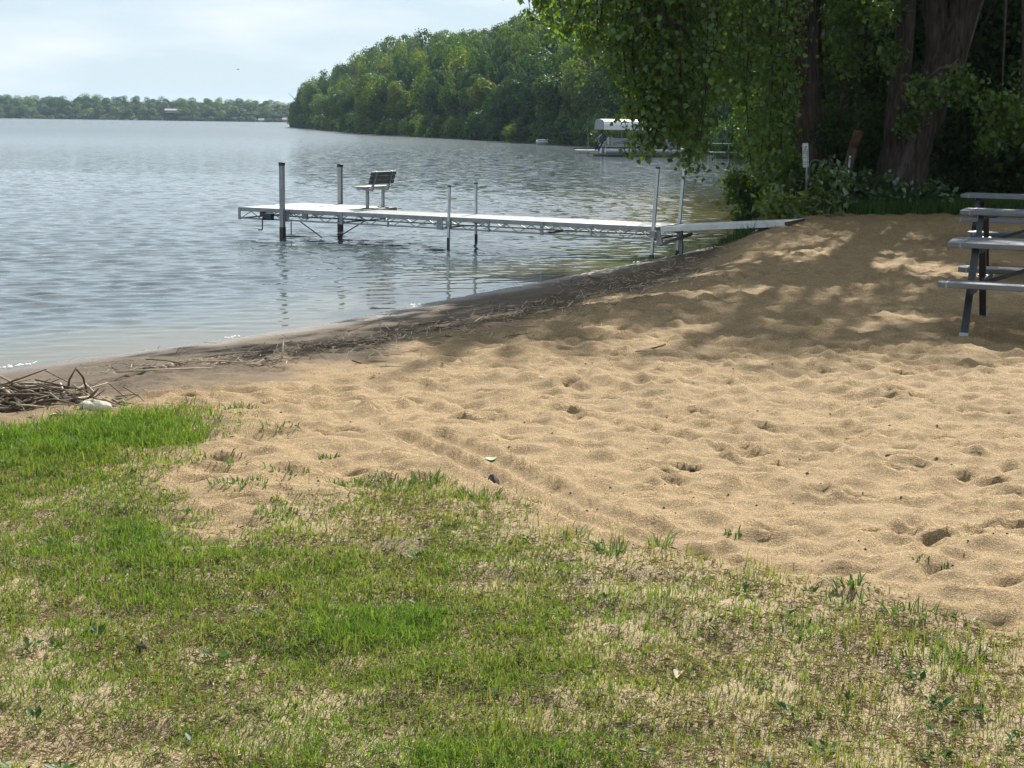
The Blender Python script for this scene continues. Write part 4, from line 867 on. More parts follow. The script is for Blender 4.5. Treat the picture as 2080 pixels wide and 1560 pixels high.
# ------------------------------------------------------------------ sign, hose, posts by the trees
def signs():
    z = gz(5.12, 26.2); S = empty('sign_post', (5.14, 26.2, z)); tag(S, 'narrow white notice sign on a thin metal stake at the edge of the wood', 'sign')
    mb = MB(); mb.beam((.02, .02, -.2), (-.03, .02, 1.2), .028, .028, (0, 1, 0)); mb.build('stake', M['alu_dull'], S)
    R = Matrix.Rotation(rad(-4), 3, 'Y') @ Matrix.Rotation(rad(28), 3, 'Z'); c = Vector((-.055, -.005, 1.16 - z - .02))
    fn = lambda x, y, q: c + R @ Vector((x, q, y))
    W_, H_ = .125, .42
    mb = MB(); mb.prism([p for p in plank_outline(-W_ / 2, W_ / 2, -H_ / 2, H_ / 2, .018)], -.003, .003, fn); mb.build('sign_board', M['signwhite'], S)
    mb = MB()
    for (x0, x1, y0, y1) in ((-.053, .053, .193, .197), (-.053, .053, -.197, -.193), (-.053, -.050, -.193, .193), (.050, .053, -.193, .193)):
        mb.prism([(x0, y0), (x1, y0), (x1, y1), (x0, y1)], -.0045, -.0032, fn)
    mb.build('border_line', M['signink'], S)
    rows = [(.125, .075, 2, .03), (.055, .055, 4, .02), (.005, .03, 2, .018), (-.04, .03, 4, .014), (-.08, .022, 1, .018), (-.12, .03, 5, .0145), (-.16, .022, 4, .013)]
    for (y, h, n, w_) in rows:                                         # lettering too worn to read: upright strokes
        mb = MB()
        for k in range(n):
            x = (k - (n - 1) / 2) * (w_ + .006)
            for (a, b, e, f) in ((-.5, -.25, -.5, .5), (.25, .5, -.5, .5), (-.25, .25, .3, .5) if k % 2 else (-.25, .25, -.5, -.3)): mb.prism([(x + a * w_, y + e * h), (x + b * w_, y + e * h), (x + b * w_, y + f * h), (x + a * w_, y + f * h)], -.0045, -.0032, fn)
        mb.build('text_line', M['signink'], S)
    z = gz(5.3, 26.9); H = empty('hose_stake', (5.24, 26.7, gz(5.24, 26.7))); tag(H, 'dark wooden stake behind the white sign', 'post')
    mb = MB(); mb.box((0, 0, .62), (.09, .06, 1.4)); mb.box((.05, 0, .62), (.02, .04, .1)); mb.build('stake', M['post'], H)
    G = empty('hose_coil', (5.38, 26.64, gz(5.24, 26.7) + .84)); tag(G, 'loop of old hose hanging beside the white sign', 'hose')
    mb = MB(); 
    for q in (0, .03): mb.tube([(.11 * math.cos(a) * (1 + q) - .02, q, .24 * math.sin(a) * (1 + q) + .04 * math.cos(2 * a)) for a in np.linspace(0, 6.2, 26)], .011, 6)
    mb.build('hose', M['rubber'], G)
    P = empty('leaning_post', (5.88, 27.0, gz(5.88, 27) - .1)); tag(P, 'thick timber post with a rusty orange top leaning to the right', 'post')
    zz = gz(5.88, 27) - .1; mb = MB(); mb.tube([(-.06, 0, 0), (.225, 0, 1.3 - zz)], .085, 14); mb.build('shaft', M['post'], P, True)
    mb = MB(); mb.tube([(.215, 0, 1.27 - zz), (.30, 0, 1.56 - zz), (.303, 0, 1.575 - zz)], [.088, .088, .075], 14); mb.build('rusty_top', M['rust'], P, True)
    P = empty('metal_pipe', (5.86, 26.3, gz(5.86, 26.3))); tag(P, 'short thin galvanised pipe sticking up out of the leafy shrub', 'pipe'); zz = gz(5.86, 26.3)
    mb = MB(); mb.tube([(-.03, 0, -.2), (.03, 0, 1.10 - zz)], .016, 8); mb.build('tube', M['alu'], P, True); mb = MB(); mb.tube([(.03, 0, 1.09 - zz), (.033, 0, 1.14 - zz)], [.022, .02], 8); mb.build('pipe_cap', M['alu'], P, True)
    P = empty('wooden_stake', (5.72, 27.2, gz(5.72, 27.2))); tag(P, 'short dark wooden stake in the gloom left of the leaning post', 'post'); zz = gz(5.72, 27.2)
    mb = MB(); mb.beam((-.02, 0, -.2), (.02, 0, 1.12 - zz), .06, .03, (0, 1, 0)); mb.build('stake', M['post'], P)
signs()

# ------------------------------------------------------------------ pontoon boat on its lift, its little dock
def boat():
    B = empty('pontoon_boat', (5.92, 97.5, -.37), rad(9)); B.scale = (.8, .8, .8); tag(B, 'grey and white pontoon boat raised on a lift under the far trees', 'boat')
    Lb = 6.6; W_ = 2.4
    for y in (.35, W_ - .35):
        mb = MB(); pts = [(0, y, .3), (.02, y, .3), (.06, y, .3), (Lb - .9, y, .3), (Lb - .4, y, .36), (Lb, y, .46)]; mb.tube(pts, [.2, .27, .29, .29, .22, .06], 18); tb = mb.build('pontoon', M['silver'], B, True)
        mb = MB(); mb.tube([(-.012, y, .3), (.0, y, .3)], [.24, .285], 18); mb.build('end_ring', M['alu'], tb)
    mb = MB(); mb.box((Lb / 2 - .15, W_ / 2, .66), (Lb - .1, W_, .10)); mb.build('deck', M['black'], B)
    mb = MB(); mb.box((Lb / 2 - .15, -.01, .665), (Lb - .08, .03, .15)); mb.build('rub_rail', M['boatgrey'], B)
    for y in (.04, W_ - .04):
        for (x0, x1, h) in ((.45, 2.25, .56), (2.3, 4.0, .50), (4.05, 5.9, .64)):
            mb = MB(); mb.box(((x0 + x1) / 2, y, .72 + h / 2), (x1 - x0, .03, h)); fp = mb.build('fence_panel', M['boatgrey'], B)
            if y < 1:
                for q in (0, .1): mb = MB(); mb.prism([(x0 + .05, .78 + q), (x0 + .25, .78 + q), (x1 - .05, 1.06 + q * 1.6), (x1 - .05, 1.01 + q * 1.6)], -.002, .004, lambda x, z_, t: (x, y - .018 - t, z_)); mb.build('stripe', M['navy'], fp)
                mb = MB(); mb.box(((x0 + x1) / 2, y - .018, .80), (x1 - x0, .006, .05)); mb.build('trim_line', M['silver'], fp)
            mb = MB(); mb.tube([(x0, y, .72 + h), (x1, y, .72 + h)], .02, 6); mb.build('top_rail', M['alu'], fp)
    for (x, y, ww, h) in ((.9, .5, .7, .62), (.9, 1.8, .7, .62), (3.1, .6, .9, .85), (4.9, .5, 1.3, .7)):
        mb = MB(); mb.box((x, y, .72 + h * .3), (ww, .55, h * .6)); mb.box((x - ww * .42, y, .72 + h * .75), (ww * .2, .55, h * .6)); mb.build('boat_seat', M['seat'], B, bevel=.04)
    mb = MB(); mb.box((2.75, 1.6, 1.25), (.5, .6, 1.0)); mb.build('console', M['boatgrey'], B, bevel=.06)
    # outboard tilted at the stern (left)
    O = empty('outboard_motor', (0, 0, 0)); O.parent = B; O.location = (-.15, W_ / 2 - .6, .55)
    o_ = MB(); o_.add([(-.32, -.24, .35), (.22, -.24, .55), (.18, -.2, 1.05), (-.10, -.2, 1.10), (-.46, -.2, .72), (-.32, .24, .35), (.22, .24, .55), (.18, .2, 1.05), (-.10, .2, 1.10), (-.46, .2, .72)], [(4, 3, 2, 1, 0), (5, 6, 7, 8, 9), (0, 1, 6, 5), (1, 2, 7, 6), (2, 3, 8, 7), (3, 4, 9, 8), (4, 0, 5, 9)])
    cw = o_.build('cowling', M['navy'], O, bevel=.06)
    mb = MB(); mb.beam((-.35, -.225, .62), (-.02, -.225, .95), .008, .04, (0, 1, 0)); mb.beam((-.22, -.245, .48), (.12, -.245, .74), .008, .025, (0, 1, 0)); mb.build('decal_stripe', M['silver'], O)
    mb = MB(); mb.beam((-.02, 0, .5), (-.38, 0, -.28), .16, .22, (0, 1, 0)); mb.beam((-.30, 0, -.18), (-.46, 0, -.5), .05, .3, (0, 1, 0)); mb.beam((-.22, 0, -.12), (-.66, 0, .08), .3, .03, (0, 1, 0)); mb.build('lower_leg', M['navy'], O, bevel=.02)
    mb = MB(); mb.box((.12, 0, .28), (.22, .35, .5)); mb.build('mount', M['boatgrey'], O)
    mb = MB()
    for a in (0, 2.1, 4.2): mb.beam((-.62, 0, -.14), (-.66, .16 * math.cos(a), -.14 + .16 * math.sin(a)), .08, .01)
    mb.tube([(-.5, 0, -.2), (-.7, 0, -.1)], .05, 8); mb.build('propeller', M['black'], O)
    # lift: posts, beams and the white barrel canopy
    Lf = empty('boat_lift', (5.92, 97.5, .13), rad(9)); Lf.scale = (.8, .8, .8); tag(Lf, 'boat lift with white barrel canopy over the pontoon boat', 'boat lift')
    for x in (1.9, 5.4):
        for y in (-.25, W_ + .25): mb = MB(); mb.box((x, y, .35), (.06, .06, 2.3)); mb.build('lift_post', M['alu_dull'], Lf)
        mb = MB(); mb.box((x, W_ / 2, -.72), (.09, W_ + .6, .12)); mb.build('cradle_beam', M['alu_dark'], Lf)
    for y in (.1, W_ - .1): mb = MB(); mb.box((2.7, y, -.74), (6.6, .10, .12)); mb.build('side_beam', M['alu_dark'], Lf)
    prof = [(-.55, 1.35), (-.58, 1.75), (-.42, 2.02), (.0, 2.14), (W_ / 2, 2.18), (W_, 2.14), (W_ + .42, 2.02), (W_ + .58, 1.75), (W_ + .55, 1.35)]
    mb = MB(); V = []; x0, x1 = -.35, 5.3
    for x in (x0, x1):
        for (y, z_) in prof: V.append((x, y, z_))
    n = len(prof); mb.add(V, [(k, k + 1, n + k + 1, n + k) for k in range(n - 1)]); cn = mb.build('canopy', M['white'], Lf); so = cn.modifiers.new('solid', 'SOLIDIFY'); so.thickness = .02
    for x in (x0 - .012, x1 + .012): mb = MB(); mb.prism([(y, z_) for y, z_ in prof], -.01, .01, lambda a, b, c_: (x + c_, a, b)); mb.build('canopy_end', M['greyfab'], Lf)
    # small platform dock to its left
    z_ = 0; D = empty('platform_dock', (4.26, 104, -.74), rad(6)); tag(D, 'small white-topped dock platform left of the pontoon boat', 'dock')
    for k in range(3): mb = MB(); mb.box((.47 + .9 * k, .6, .48), (.88, 1.2, .06)); mb.build('deck_panel', M['deck'], D)
    mb = MB(); mb.box((1.36, -.02, .40), (2.72, .04, .12)); mb.build('side_rail', M['alu_dull'], D)
    for x, h in ((.25, .2), (1.0, 1.35), (2.6, .2)): mb = MB(); mb.box((x, .05 if h < 1 else 1.15, h / 2), (.07, .07, h + .6)); mb.build('post', M['post' if h > 1 else 'alu_dark'], D)
    # second dock in the shade behind the hanging leaves
    D = empty('shaded_dock', (12.3, 96, -.5), rad(4)); tag(D, 'pale dock rail glimpsed in the shade behind the hanging leaves', 'dock')
    mb = MB(); mb.box((2.0, .5, .38), (4.0, 1.0, .06)); mb.build('deck_panel', M['deck_worn'], D)
    mb = MB(); mb.box((2.1, 0, .95), (3.6, .04, .05)); mb.build('hand_rail', M['white'], D)
    for x in (.1, 1.4, 2.7, 3.9): mb = MB(); mb.box((x, 0, .35), (.06, .06, 1.3)); mb.build('post', M['alu_dull'], D)
    # tiny upturned skiff drawn up on the bank
    K = empty('rowing_boat', (3.1, 152.9, -.42), rad(15)); tag(K, 'tiny white rowing boat pulled up on the wooded bank', 'boat')
    mb = MB(); mb.tube([(-1.0, 0, .12), (-.95, 0, .14), (-.3, 0, .16), (.5, 0, .16), (1.15, 0, .26)], [.12, .27, .34, .3, .03], 12); h_ = mb.build('hull', M['white'], K, True); h_.scale = (1, 1, .7)
    mb = MB(); mb.tube([(-1.0, -.3, .22), (.5, -.32, .23), (1.15, 0, .32)], .03, 6); mb.build('gunwale', M['boatgrey'], K)
boat()

# ------------------------------------------------------------------ houses on the far shore
def house(x, y, z, wx, wy, h, label, nwin):
    H = empty('lake_house', (x, y, z)); tag(H, label, 'house', 'houses on the far shore')
    mb = MB(); mb.box((0, 0, h / 2), (wx, wy, h)); mb.build('wall', M['siding'], H)
    mb = MB(); mb.add([(-wx / 2 - .4, -wy / 2 - .5, h), (wx / 2 + .4, -wy / 2 - .5, h), (wx / 2 + .4, wy / 2 + .5, h), (-wx / 2 - .4, wy / 2 + .5, h), (-wx / 2 - .4, 0, h + .9), (wx / 2 + .4, 0, h + .9)], [(0, 1, 5, 4), (2, 3, 4, 5), (0, 4, 3), (1, 2, 5), (3, 2, 1, 0)]); mb.build('roof', M['roof'], H)
    for k in range(nwin):
        cx = (k - (nwin - 1) / 2) * wx / (nwin + .3); mb = MB(); mb.box((cx, -wy / 2 - .03, h * .55), (1.0, .08, 1.1)); f = mb.build('window', M['white'], H)
        mb = MB(); mb.box((cx, -wy / 2 - .08, h * .55), (.8, .03, .9)); mb.build('pane', M['pane'], f)
house(-181.5, 789.5, 3.7, 5.2, 4, 1.1, 'long low house with pale roof halfway up the far shore', 3)
house(-121, 788.5, -.3, 2.6, 2.4, 1.2, 'small white boathouse at the right end of the far shore', 1)
house(-134, 789.2, -.3, 2.2, 2, .7, 'tiny pale shed at the waterline of the far shore', 1)
Bd = empty('bird', (-41, 222, 8.6), .3); tag(Bd, 'tiny dark bird flying over the lake', 'bird')
mb = MB(); mb.tube([(-.17, 0, 0), (-.08, 0, .02), (.08, 0, .02), (.2, 0, 0)], [.01, .05, .05, .01], 8); mb.build('body', M['bird'], Bd, True)
for sg in (-1, 1): mb = MB(); mb.add([(.07, sg * .03, .03), (-.07, sg * .03, .03), (-.06, sg * .28, .12), (-.02, sg * .5, .04), (.06, sg * .26, .13), (0, sg * .2, .09)], [(0, 1, 2, 5), (2, 3, 4, 5), (0, 5, 4)]); mb.build('wing', M['bird'], Bd)
# ------------------------------------------------------------------ lawn
gr = np.random.default_rng(404)
def blades(P, h, wd, lean, az, col, curl):
    """three-step blades: P roots, h length, lean 0..1 sideways share, az lean heading"""
    d = np.stack([np.cos(az), np.sin(az), np.zeros_like(az)], 1); sdv = np.stack([-np.sin(az), np.cos(az), np.zeros_like(az)], 1)
    tw = gr.uniform(0, 6.28, len(P)); sdv = np.stack([np.cos(tw), np.sin(tw), np.zeros_like(tw)], 1)
    z = np.array([0, 0, 1.0]); hh = h[:, None]; w2 = (wd / 2)[:, None]; l = lean[:, None]; c = curl[:, None]
    up = np.sqrt(np.clip(1 - l * l, .02, 1))
    m = P + hh * .5 * (d * l * .7 + z * up); t = P + hh * (d * l * (1 + c * .6) + z * up * (1 - c * .7))
    V = np.stack([P - sdv * w2, P + sdv * w2, m + sdv * w2 * .8, m - sdv * w2 * .8, t], 1).reshape(-1, 3)
    i = np.arange(len(P))[:, None] * 5
    return V, i + np.array([0, 1, 2, 3]), i + np.array([3, 2, 4]), np.repeat(col, 5, 0)
def lush(x, y):
    """where the turf is thick and deep green"""
    a = np.exp(-(((x + 2.55) / 1.0) ** 2 + ((y - 7.9) / .95) ** 2) * 1.1) * 1.25
    b = np.exp(-(((x + .46) / .30) ** 2 + ((y - 4.72) / .22) ** 2)) * 1.15
    b2 = np.exp(-(((x + .12) / .28) ** 2 + ((y - 4.35) / .14) ** 2)) * .7
    c = np.exp(-(((x + 1.5) / .55) ** 2 + ((y - 5.6) / .5) ** 2)) * .62
    d = np.exp(-(((x + .75) / .35) ** 2 + ((y - 5.35) / .35) ** 2)) * .5
    e = np.exp(-(((x + .05) / .35) ** 2 + ((y - 3.7) / .18) ** 2)) * .75 + np.exp(-(((x + .42) / .22) ** 2 + ((y - 6.6) / .12) ** 2)) * .45
    return np.clip(np.maximum.reduce([a, b, b2, c, d, e]), 0, 1.2)
def lawn():
    n = 1080000
    y = 2.7 + 7.2 * gr.random(n) ** 1.15; x = -.35 + gr.uniform(-1, 1, n) * (2.0 + .40 * y)
    g = grass_mask(x, y); lu = lush(x, y); pn = fbm(x * 2.1 + 8, y * 2.1, 3); pf = fbm(x * 7, y * 7 + 3, 2)
    side = sst(-.3, 1.0, x)                                             # the lawn thins out to the right
    bare = sst(.60, .72, fbm(x * 1.7 + 31, y * 1.7 + 4, 3)) * (1 - lu)
    den = g * np.clip(.22 + .26 * (1 - side) + 1.1 * lu + .62 * sst(.28, .58, pn) * (1 - .8 * side), 0, 1.15) * (.5 + .8 * pf) * (1 - .6 * bare)
    k = gr.random(n) < den * .85; x, y, lu, pn, pf = x[k], y[k], lu[k], pn[k], pf[k]; n = len(x)
    P = np.stack([x, y, bz(x, y) - .003], 1)
    tall = (lu > .45) & (y > 6.6)
    h = gr.uniform(.018, .045, n) * (1 + 1.0 * lu) * (.7 + .6 * pf); h = np.where(tall, h * 1.35, h)
    mix = np.clip(pn * 1.1 - .12 + gr.normal(size=n) * .16 - lu * .3, 0, 1)[:, None]
    green = np.array([.122, .205, .028]); olive = np.array([.225, .222, .062]); dark = np.array([.075, .135, .027])
    col = green * (1 - mix) + olive * mix; dk = (gr.random(n) < .18)[:, None]; col = np.where(dk, dark, col) * gr.uniform(.7, 1.35, n)[:, None]
    V, Q, T, C = blades(P, h, gr.uniform(.0026, .0048, n) * (.55 + .1 * y), np.clip(gr.normal(.45, .22, n), .05, .95), gr.uniform(0, 6.28, n), col, gr.uniform(0, .8, n))
    tag(obj('lawn_grass', mesh_np('lawn_grass', V, [Q, T], M['grass'], False, C)), 'short patchy green lawn grass in the foreground', 'grass', kind='stuff')
    # tall thin yellowing stems at the ragged edge of the sand
    n = 90000; y = 3.0 + 5.5 * gr.random(n); x = gr.uniform(-1, 1, n) * (1.3 + .40 * y); g = grass_mask(x, y); pn = fbm(x * 4.1 + 2, y * 4.1 + 9, 3)
    edge = sst(.02, .5, g) * (.35 + .9 * sst(-.4, .3, x)) * sst(.47, .62, pn) * (1 - .8 * sst(6.7, 7.2, y)); k = gr.random(n) < edge * .36
    x, y = x[k], y[k]; n = len(x); P = np.stack([x, y, bz(x, y) - .003], 1)
    mix = gr.random(n)[:, None] ** 1.3; col = np.array([.12, .175, .04]) * (1 - mix) + np.array([.26, .215, .07]) * mix
    V, Q, T, C = blades(P, gr.uniform(.05, .125, n), gr.uniform(.0026, .0046, n) * (.5 + .09 * y), np.abs(gr.normal(.16, .14, n)).clip(0, .8), gr.uniform(0, 6.28, n), col, gr.uniform(0, .35, n))
    tag(obj('tall_grass_stems', mesh_np('tall_grass_stems', V, [Q, T], M['grass'], False, C)), 'thin tall yellow-green grass stems along the edge of the sand', 'grass', kind='stuff')
    # small scattered broad tufts out on the sand
    V_, Q_, T_, C_ = [], [], [], []; b = 0
    for (cx, cy, r, n_, hh) in [(-.93, 7.35, .05, 30, .06), (-.75, 6.75, .10, 50, .06), (-1.1, 7.05, .12, 50, .05), (-1.25, 6.6, .14, 90, .06), (-.55, 6.72, .1, 60, .09), (-.40, 6.85, .09, 70, .10), (1.27, 5.25, .06, 50, .09), (1.20, 5.1, .09, 50, .07), (1.42, 5.0, .10, 60, .07), (1.5, 4.6, .06, 40, .07), (.95, 6.05, .04, 24, .05), (-1.45, 7.2, .14, 70, .06), (-1.3, 8.0, .12, 40, .07), (-1.62, 8.6, .12, 60, .08), (.42, 5.72, .07, 44, .10), (.62, 5.85, .05, 30, .12), (.27, 5.9, .06, 34, .08), (1.62, 5.6, .03, 16, .04), (1.7, 5.55, .03, 16, .04), (-1.0, 6.15, .12, 80, .05), (-.15, 6.6, .1, 50, .09), (1.35, 4.45, .12, 60, .06), (1.0, 4.8, .15, 70, .06)]:
        a = gr.uniform(0, 6.28, n_); rr = r * np.sqrt(gr.random(n_)); x = cx + np.cos(a) * rr; y = cy + np.sin(a) * rr * .8
        P = np.stack([x, y, bz(x, y) - .003], 1); col = np.array([.075, .145, .04]) * gr.uniform(.6, 1.3, n_)[:, None]
        V, Q, T, C = blades(P, gr.uniform(.5, 1.1, n_) * hh, gr.uniform(.004, .009, n_), np.clip(gr.normal(.55, .25, n_), .05, .95), a + gr.normal(size=n_) * .6, col, gr.uniform(.1, .8, n_))
        V_.append(V); Q_.append(Q + b); T_.append(T + b); C_.append(C); b += len(V)
    tag(obj('coarse_grass_tufts', mesh_np('coarse_grass_tufts', np.vstack(V_), [np.vstack(Q_), np.vstack(T_)], M['grass'], False, np.vstack(C_))), 'broad-bladed coarse grass tufts scattered where lawn meets sand', 'grass', kind='stuff')
    # dry clippings and dead thatch lying on the ground
    n = 500000; y = 2.7 + 6.8 * gr.random(n) ** 1.15; x = -.35 + gr.uniform(-1, 1, n) * (2.0 + .40 * y); g = grass_mask(x, y); lu = lush(x, y); pf = fbm(x * 5 + 50, y * 5, 3)
    k = gr.random(n) < np.clip(g, 0, 1) * (1 - .8 * np.clip(lu, 0, 1)) * sst(.25, .6, pf) * .66; x, y = x[k], y[k]; n = len(x)
    az = gr.uniform(0, 6.28, n); ln = gr.uniform(.012, .04, n); d = np.stack([np.cos(az), np.sin(az), gr.normal(size=n) * .3], 1); sd = np.stack([-np.sin(az), np.cos(az), gr.normal(size=n) * .4], 1); wv = gr.uniform(.0016, .0034, n) * (.55 + .1 * y)
    P = np.stack([x, y, bz(x, y) + gr.uniform(.001, .012, n)], 1); a = P - d * (ln / 2)[:, None]; c = P + d * (ln / 2)[:, None]; mid = P + np.array([0, 0, 1]) * (ln * gr.uniform(0, .22, n))[:, None]; s2 = sd * (wv / 2)[:, None]
    V = np.stack([a, mid - s2, c, mid + s2], 1).reshape(-1, 3); i = np.arange(n)[:, None] * 4
    mix = gr.random(n)[:, None]; col = (np.array([.41, .325, .205]) * (1 - mix) + np.array([.25, .18, .10]) * mix) * gr.uniform(.7, 1.2, n)[:, None]
    tag(obj('dry_grass_thatch', mesh_np('dry_grass_thatch', V, [np.concatenate([i + np.array([0, 1, 2]), i + np.array([0, 2, 3])])], M['straw'], False, np.repeat(col, 4, 0))), 'pale dry grass clippings lying over the thin lawn', 'dry grass', kind='stuff')
    # grass along the foot of the wood and under the ramp
    n = 26000; t = gr.random(n); x = gr.uniform(4.7, 12.5, n); y = 25.5 + .10 * np.clip(x - 6, 0, 9) + np.abs(gr.normal(size=n)) * 1.1; k = (shore_dist(x, y) > .5); x, y = x[k], y[k]; n = len(x)
    zz = np.where((x < BX1 - .1) & (y < BY1 - .1), bz(np.minimum(x, BX1 - .1), np.minimum(y, BY1 - .1)), ground(x, y)); P = np.stack([x, y, zz - .01], 1)
    col = np.array([.075, .14, .03]) * gr.uniform(.6, 1.4, n)[:, None]
    V, Q, T, C = blades(P, gr.uniform(.12, .42, n), gr.uniform(.008, .014, n), np.clip(gr.normal(.35, .2, n), .05, .9), gr.uniform(0, 6.28, n), col, gr.uniform(.1, .8, n))
    tag(obj('woodside_grass', mesh_np('woodside_grass', V, [Q, T], M['grass'], False, C)), 'tall dark green grass along the foot of the wood', 'grass', kind='stuff')
    n = 420; x = gr.normal(3.45, .16, n); y = gr.normal(23.3, .28, n); P = np.stack([x, y, bz(x, y)], 1); col = np.array([.07, .13, .035]) * gr.uniform(.6, 1.4, n)[:, None]
    V, Q, T, C = blades(P, gr.uniform(.08, .30, n), gr.uniform(.008, .016, n), np.clip(gr.normal(.4, .2, n), .05, .9), gr.uniform(0, 6.28, n), col, gr.uniform(.1, .8, n))
    tag(obj('ramp_weeds', mesh_np('ramp_weeds', V, [Q, T], M['grass'], False, C)), 'clump of weeds growing out of the bank under the ramp', 'weeds', kind='stuff')
lawn()
def lawn_weeds():
    r_ = np.random.default_rng(66); P, A, Nn, S, C = [], [], [], [], []
    for k in range(150):
        y = 3.3 + 4.6 * r_.random() ** 1.3; x = r_.uniform(-1, 1) * (.4 + .36 * y)
        if grass_mask(np.array([x]), np.array([y]))[0] < .35: continue
        n = r_.integers(5, 12); a = r_.uniform(0, 6.28, n); rr = r_.uniform(.0, .035, n); z = float(bz(x, y))
        P.append(np.stack([x + np.cos(a) * rr, y + np.sin(a) * rr, np.full(n, z + .004) + r_.uniform(0, .012, n)], 1)); A.append(np.stack([np.cos(a), np.sin(a), r_.uniform(.1, .9, n)], 1)); Nn.append(np.stack([r_.normal(size=n) * .2, r_.normal(size=n) * .2, np.ones(n)], 1))
        S.append(r_.uniform(.018, .04, n)); C.append(np.array([.06, .125, .035]) * r_.uniform(.7, 1.35, n)[:, None])
    v, F, c = cards(np.vstack(P), np.vstack(A), np.vstack(Nn), np.concatenate(S), .6, .1, np.vstack(C))
    tag(obj('lawn_weeds', mesh_np('lawn_weeds', v, [F], M['grass'], False, c)), 'small broad-leaved weeds dotted through the lawn', 'weeds', kind='stuff')
lawn_weeds()
def water_reeds():
    V = []; Q = []; r_ = np.random.default_rng(55); P = []; H = []
    for (cx, cy, rx, ry, n, h) in [(-135, 400, 22, 8, 260, .9), (-80, 430, 18, 6, 200, .8), (-105, 330, 26, 4, 180, .6), (-8, 118, 9, 9, 130, .55), (-3, 100, 8, 5, 90, .5), (-18, 150, 10, 10, 90, .6), (-5.5, 92, 4, 3, 30, .5)]:
        P.append(np.stack([cx + r_.normal(size=n) * rx, cy + r_.normal(size=n) * ry], 1)); H.append(h * .6 * r_.uniform(.3, 1, n))
    P = np.vstack(P); H = np.concatenate(H); k = shore_dist(P[:, 0], P[:, 1]) < -2; P, H = P[k], H[k]; n = len(P)
    P = np.column_stack([P, np.full(n, WATER_Z - .05)]); col = np.array([.05, .065, .03]) * r_.uniform(.6, 1.3, n)[:, None]
    wd = np.clip(P[:, 1] * .00010, .007, .04)
    V, Q, T, C = blades(P, H, wd, np.abs(r_.normal(.1, .1, n)).clip(0, .6), r_.uniform(0, 6.28, n), col, r_.uniform(0, .3, n))
    tag(obj('lake_reeds', mesh_np('lake_reeds', V, [Q, T], M['grass'], False, C)), 'thin scattered reeds standing in the open water', 'reeds', kind='stuff')
water_reeds()

# ------------------------------------------------------------------ shrubs at the foot of the trees
def shrub(name, x, y, r, h, n, size, label, mat, cat, colm=1.0, weed=False):
    o = empty(name, (x, y, gz(x, y))); tag(o, label, cat); Lv = Leaves(); q = np.random.default_rng(int(x * 100) + int(y * 10))
    lobes = 9
    for k in range(lobes):
        a = q.uniform(0, 6.28); rr = r * q.uniform(.1, .7); Lv.blob((math.cos(a) * rr, math.sin(a) * rr * .7, h * q.uniform(.22, .78)), (r * .42, r * .36, h * .27), n // lobes, size, q, .6 * colm, 1.35 * colm, .35, .1 if not weed else .5, .6)
    obj('foliage', Lv.mesh('foliage', M[mat], .7 if not weed else .35), o)
    mb = MB()
    for k in range(14): a = q.uniform(0, 6.28); e = Vector((math.cos(a) * r * q.uniform(.2, .75), math.sin(a) * r * .6, h * q.uniform(.5, .95))); mb.tube(curve_pts([(e.x * .15, e.y * .15, -.05), e * .5 + Vector((0, 0, h * .12)), e], 3), [.012 - .0015 * i for i in range(7)], 4)
    mb.build('stem', M['bark'], o)
shrub('leafy_shrub', 5.55, 26.0, .50, .95, 1500, .10, 'broad-leaved shrub with bright glinting leaves around the thin metal pipe', 'shrubleaf', 'shrub', 1.3)
shrub('leafy_shrub', 6.35, 26.3, .62, .72, 1300, .11, 'dark low shrub between the leaning post and the big forked trunk', 'shrubleaf', 'shrub', .85)
shrub('leafy_shrub', 7.25, 26.4, .7, .55, 1000, .11, 'lowest dark shrub at the foot of the big forked trunk', 'shrubleaf', 'shrub', .75)
shrub('leafy_shrub', 5.05, 26.7, .45, .9, 900, .11, 'dense dark green shrub right behind the foot of the white sign', 'shrubleaf', 'shrub', .8)
shrub('tall_weeds', 4.62, 25.5, .36, .62, 900, .17, 'sunlit yellow-green tall weeds at the shore end of the ramp', 'weedleaf', 'weeds', 1.25, True)
shrub('tall_weeds', 5.35, 25.6, .40, .38, 600, .15, 'low tangled weeds at the edge of the sand below the glinting shrub', 'weedleaf', 'weeds', .9, True)
shrub('waterside_bush', 4.35, 27.6, .6, 1.5, 1100, .11, 'green bush at the waterside left of the leaning cottonwood trunk', 'leaf', 'bush', .95)
shrub('waterside_bush', 5.3, 29.8, .9, 2.2, 1600, .12, 'deep green bush behind the white sign at the water edge', 'leaf', 'bush', .85)

